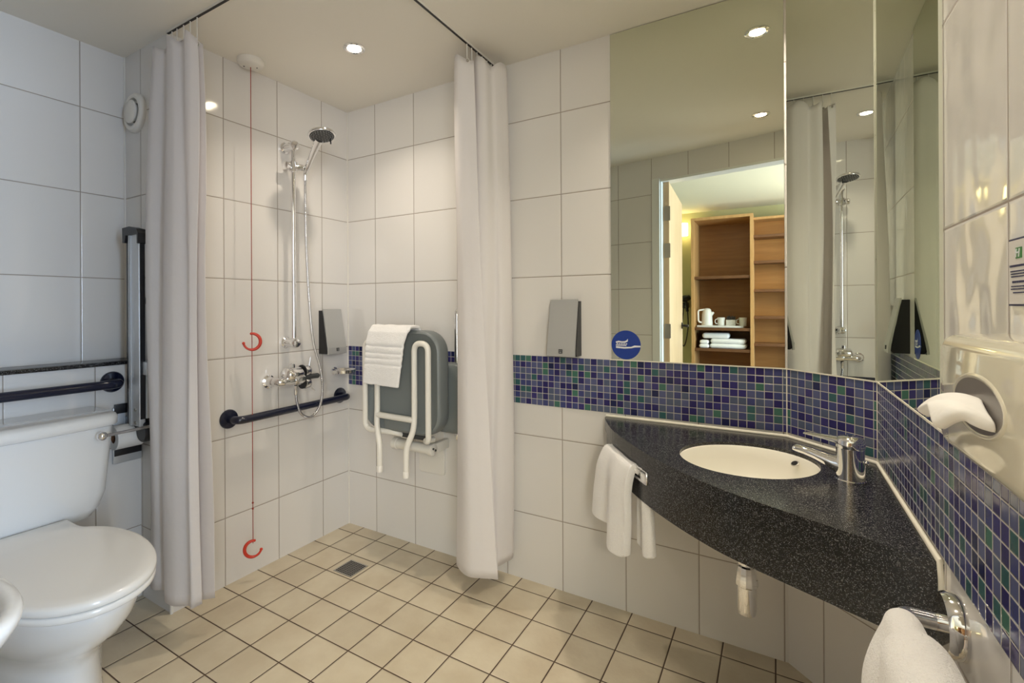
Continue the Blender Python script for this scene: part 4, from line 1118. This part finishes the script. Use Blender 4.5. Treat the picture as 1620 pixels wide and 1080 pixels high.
wd = thing('wardrobe', 'tall open oak shelving unit reflected in the wide mirror', 'wardrobe', (-.5, -2.43, 0))
WY = -2.20; WB = -2.66
def panel(n_, x0, x1, y0, y1, z0, z1, mat='oakh'):
    bm = bmesh.new(); box(bm, x0, x1, y0, y1, z0, z1, .001, 1); return obj(n_, bm, mat, wd)
panel('side_panel', -.817, -.785, WB, WY, 0, 2.13, 'oak'); panel('side_panel', -.235, -.203, WB, WY, 0, 2.13, 'oak')
panel('top_panel', -.785, -.235, WB, WY, 2.100, 2.13, 'oak'); panel('back_panel', -.785, -.235, WB, WB + .015, 0, 2.10)
for z in (1.475, .905, .675): panel('shelf', -.785, -.235, WB + .015, WY - .01, z - .030, z, 'oakd')
panel('side_panel', .33, .36, WB, WY - .05, 0, 2.09, 'oak'); panel('back_panel', -.203, .33, WY - .30, WY - .285, 0, 2.09, 'oakh')
panel('top_panel', -.203, .33, WY - .285, WY - .05, 2.065, 2.09, 'oak')
for z in (1.900, 1.625, 1.320, 1.035, .745, .45): panel('shelf', -.203, .33, WY - .285, WY - .05, z - .028, z, 'oakd')
# tray, kettle, cups, towels
tg = thing('tray', 'cream tray on the wardrobe shelf seen in the mirror', 'tray', (-.52, -2.38, .905))
bm = bmesh.new(); box(bm, -.770, -.30, -2.50, -2.27, .906, .918, .004); obj('base', bm, 'white', tg, 30)
bm = bmesh.new(); tube(bm, [(-.765, -2.495, .922), (-.305, -2.495, .922), (-.305, -2.275, .922), (-.765, -2.275, .922)], .005, 8, closed=True); obj('rim', bm, 'white', tg)
kt = thing('kettle', 'white electric kettle standing on the tray in the mirror', 'kettle', (-.685, -2.38, .92))
bm = bmesh.new(); kc = (-.675, -2.38, 0); lathe(bm, [(.055, .919), (.058, .925), (.058, .95), (.053, 1.05), (.043, 1.10), (.030, 1.115), (.010, 1.120)], kc, (0, 0, 1), 28); obj('body', bm, 'white', kt, 60)
bm = bmesh.new(); tube(bm, bend([(-.720, -2.36, .955), (-.762, -2.34, .965), (-.765, -2.34, 1.095), (-.700, -2.36, 1.105)], .025), .010, 12); obj('handle', bm, 'white', kt, 60)
bm = bmesh.new(); tube(bm, [(-.635, -2.38, 1.045), (-.608, -2.38, 1.075)], .016, 12, rf=lambda t: .02 - .008 * t); obj('spout', bm, 'white', kt, 60)
for i, x in enumerate((-.530, -.315)):
    cu = thing('cup', 'white cup %s of the sachet holder on the mirrored tray' % ('on the kettle side' if i == 0 else 'on the far side'), 'cup', (x, -2.40, .918), 'white cups on the tray')
    bm = bmesh.new(); lathe(bm, [(.030, .919), (.036, .925), (.040, 1.015), (.037, 1.015), (.033, .93), (.01, .925)], (x, -2.40, 0), (0, 0, 1), 24); obj('bowl', bm, 'white', cu, 40)
    bm = bmesh.new(); tube(bm, bend([(x - .036, -2.37, .945), (x - .06, -2.36, .95), (x - .06, -2.36, .99), (x - .037, -2.37, 1.0)], .015), .004, 8); obj('handle', bm, 'white', cu, 60)
sc_ = thing('sachet_holder', 'grey sachet holder between the cups on the mirrored tray', 'holder', (-.42, -2.40, .918))
bm = bmesh.new(); box(bm, -.480, -.385, -2.45, -2.36, .919, .990, .004); obj('box', bm, 'white', sc_, 30)
bm = bmesh.new()
for q in range(8): box(bm, -.476 + q * .0112, -.469 + q * .0112, -2.43, -2.38, .985, 1.022 + .006 * (q % 3))
o = obj('sachets', bm, 'dkgrey', sc_); o['kind'] = 'stuff'
def ftowel(label, x0, x1, y0, y1, z0, z1, nfold):
    t = bmesh.new(); hh = (z1 - z0) / nfold
    for q in range(nfold): box(t, x0 + .006 * (q % 2), x1 - .004 * (q % 2), y0, y1, z0 + q * hh, z0 + (q + 1) * hh - .001, hh * .45, 4)
    o = obj('folded_towel', t, 'terry', smooth=60, loc=((x0 + x1) / 2, (y0 + y1) / 2, z0)); tag(o, label, 'towel'); return o
ftowel('large folded white towel on the lower wardrobe shelf in the mirror, right side', -.635, -.275, -2.50, -2.25, .676, .782, 2)
ftowel('narrow folded white towel end at the left of the mirrored shelf', -.745, -.642, -2.48, -2.24, .676, .765, 2)
ftowel('small rolled white towel lying on top of the folded ones in the mirror', -.715, -.44, -2.46, -2.26, .783, .845, 1)
sc2 = thing('wall_lamp', 'glowing wall lamp beside the wardrobe in the mirror', 'wall light', (-.95, -2.66, 2.06))
bm = bmesh.new(); lathe(bm, [(.030, 0), (.030, .02), (.012, .03), (.010, .06)], (-.95, WB, 2.06), (0, 1, 0), 20); obj('mount', bm, 'steel', sc2, 40)
bm = bmesh.new(); lathe(bm, [(.050, -.075), (.055, -.07), (.055, .07), (.05, .075)], (-.955, WB + .09, 2.065), (0, 0, 1), 28); obj('shade', bm, 'sconce', sc2, 40)
hd_ = thing('hair_dryer', 'black wall-mounted hair dryer beside the wardrobe in the mirror', 'hair dryer', (-.945, -2.66, 1.18))
bm = bmesh.new(); box(bm, -.985, -.905, WB, WB + .05, 1.12, 1.19, .01); obj('holder', bm, 'black', hd_, 30)
bm = bmesh.new(); lathe(bm, [(.022, -.08), (.034, -.06), (.040, 0), (.036, .05), (.02, .07)], (-.945, WB + .09, 1.235), (1, 0, .2), 24); tube(bm, [(-.93, WB + .08, 1.22), (-.915, WB + .06, 1.08)], .017, 12); obj('dryer_body', bm, 'black', hd_, 50)
bm = bmesh.new(); tube(bm, catmull([(-.915, WB + .05, 1.08), (-.91, WB + .05, .9), (-.935, WB + .05, .72), (-.965, WB + .05, .66), (-.985, WB + .05, .75), (-.975, WB + .05, .95), (-.96, WB + .04, 1.12)], 8), .007, 8); obj('coiled_cord', bm, 'black', hd_, 60)
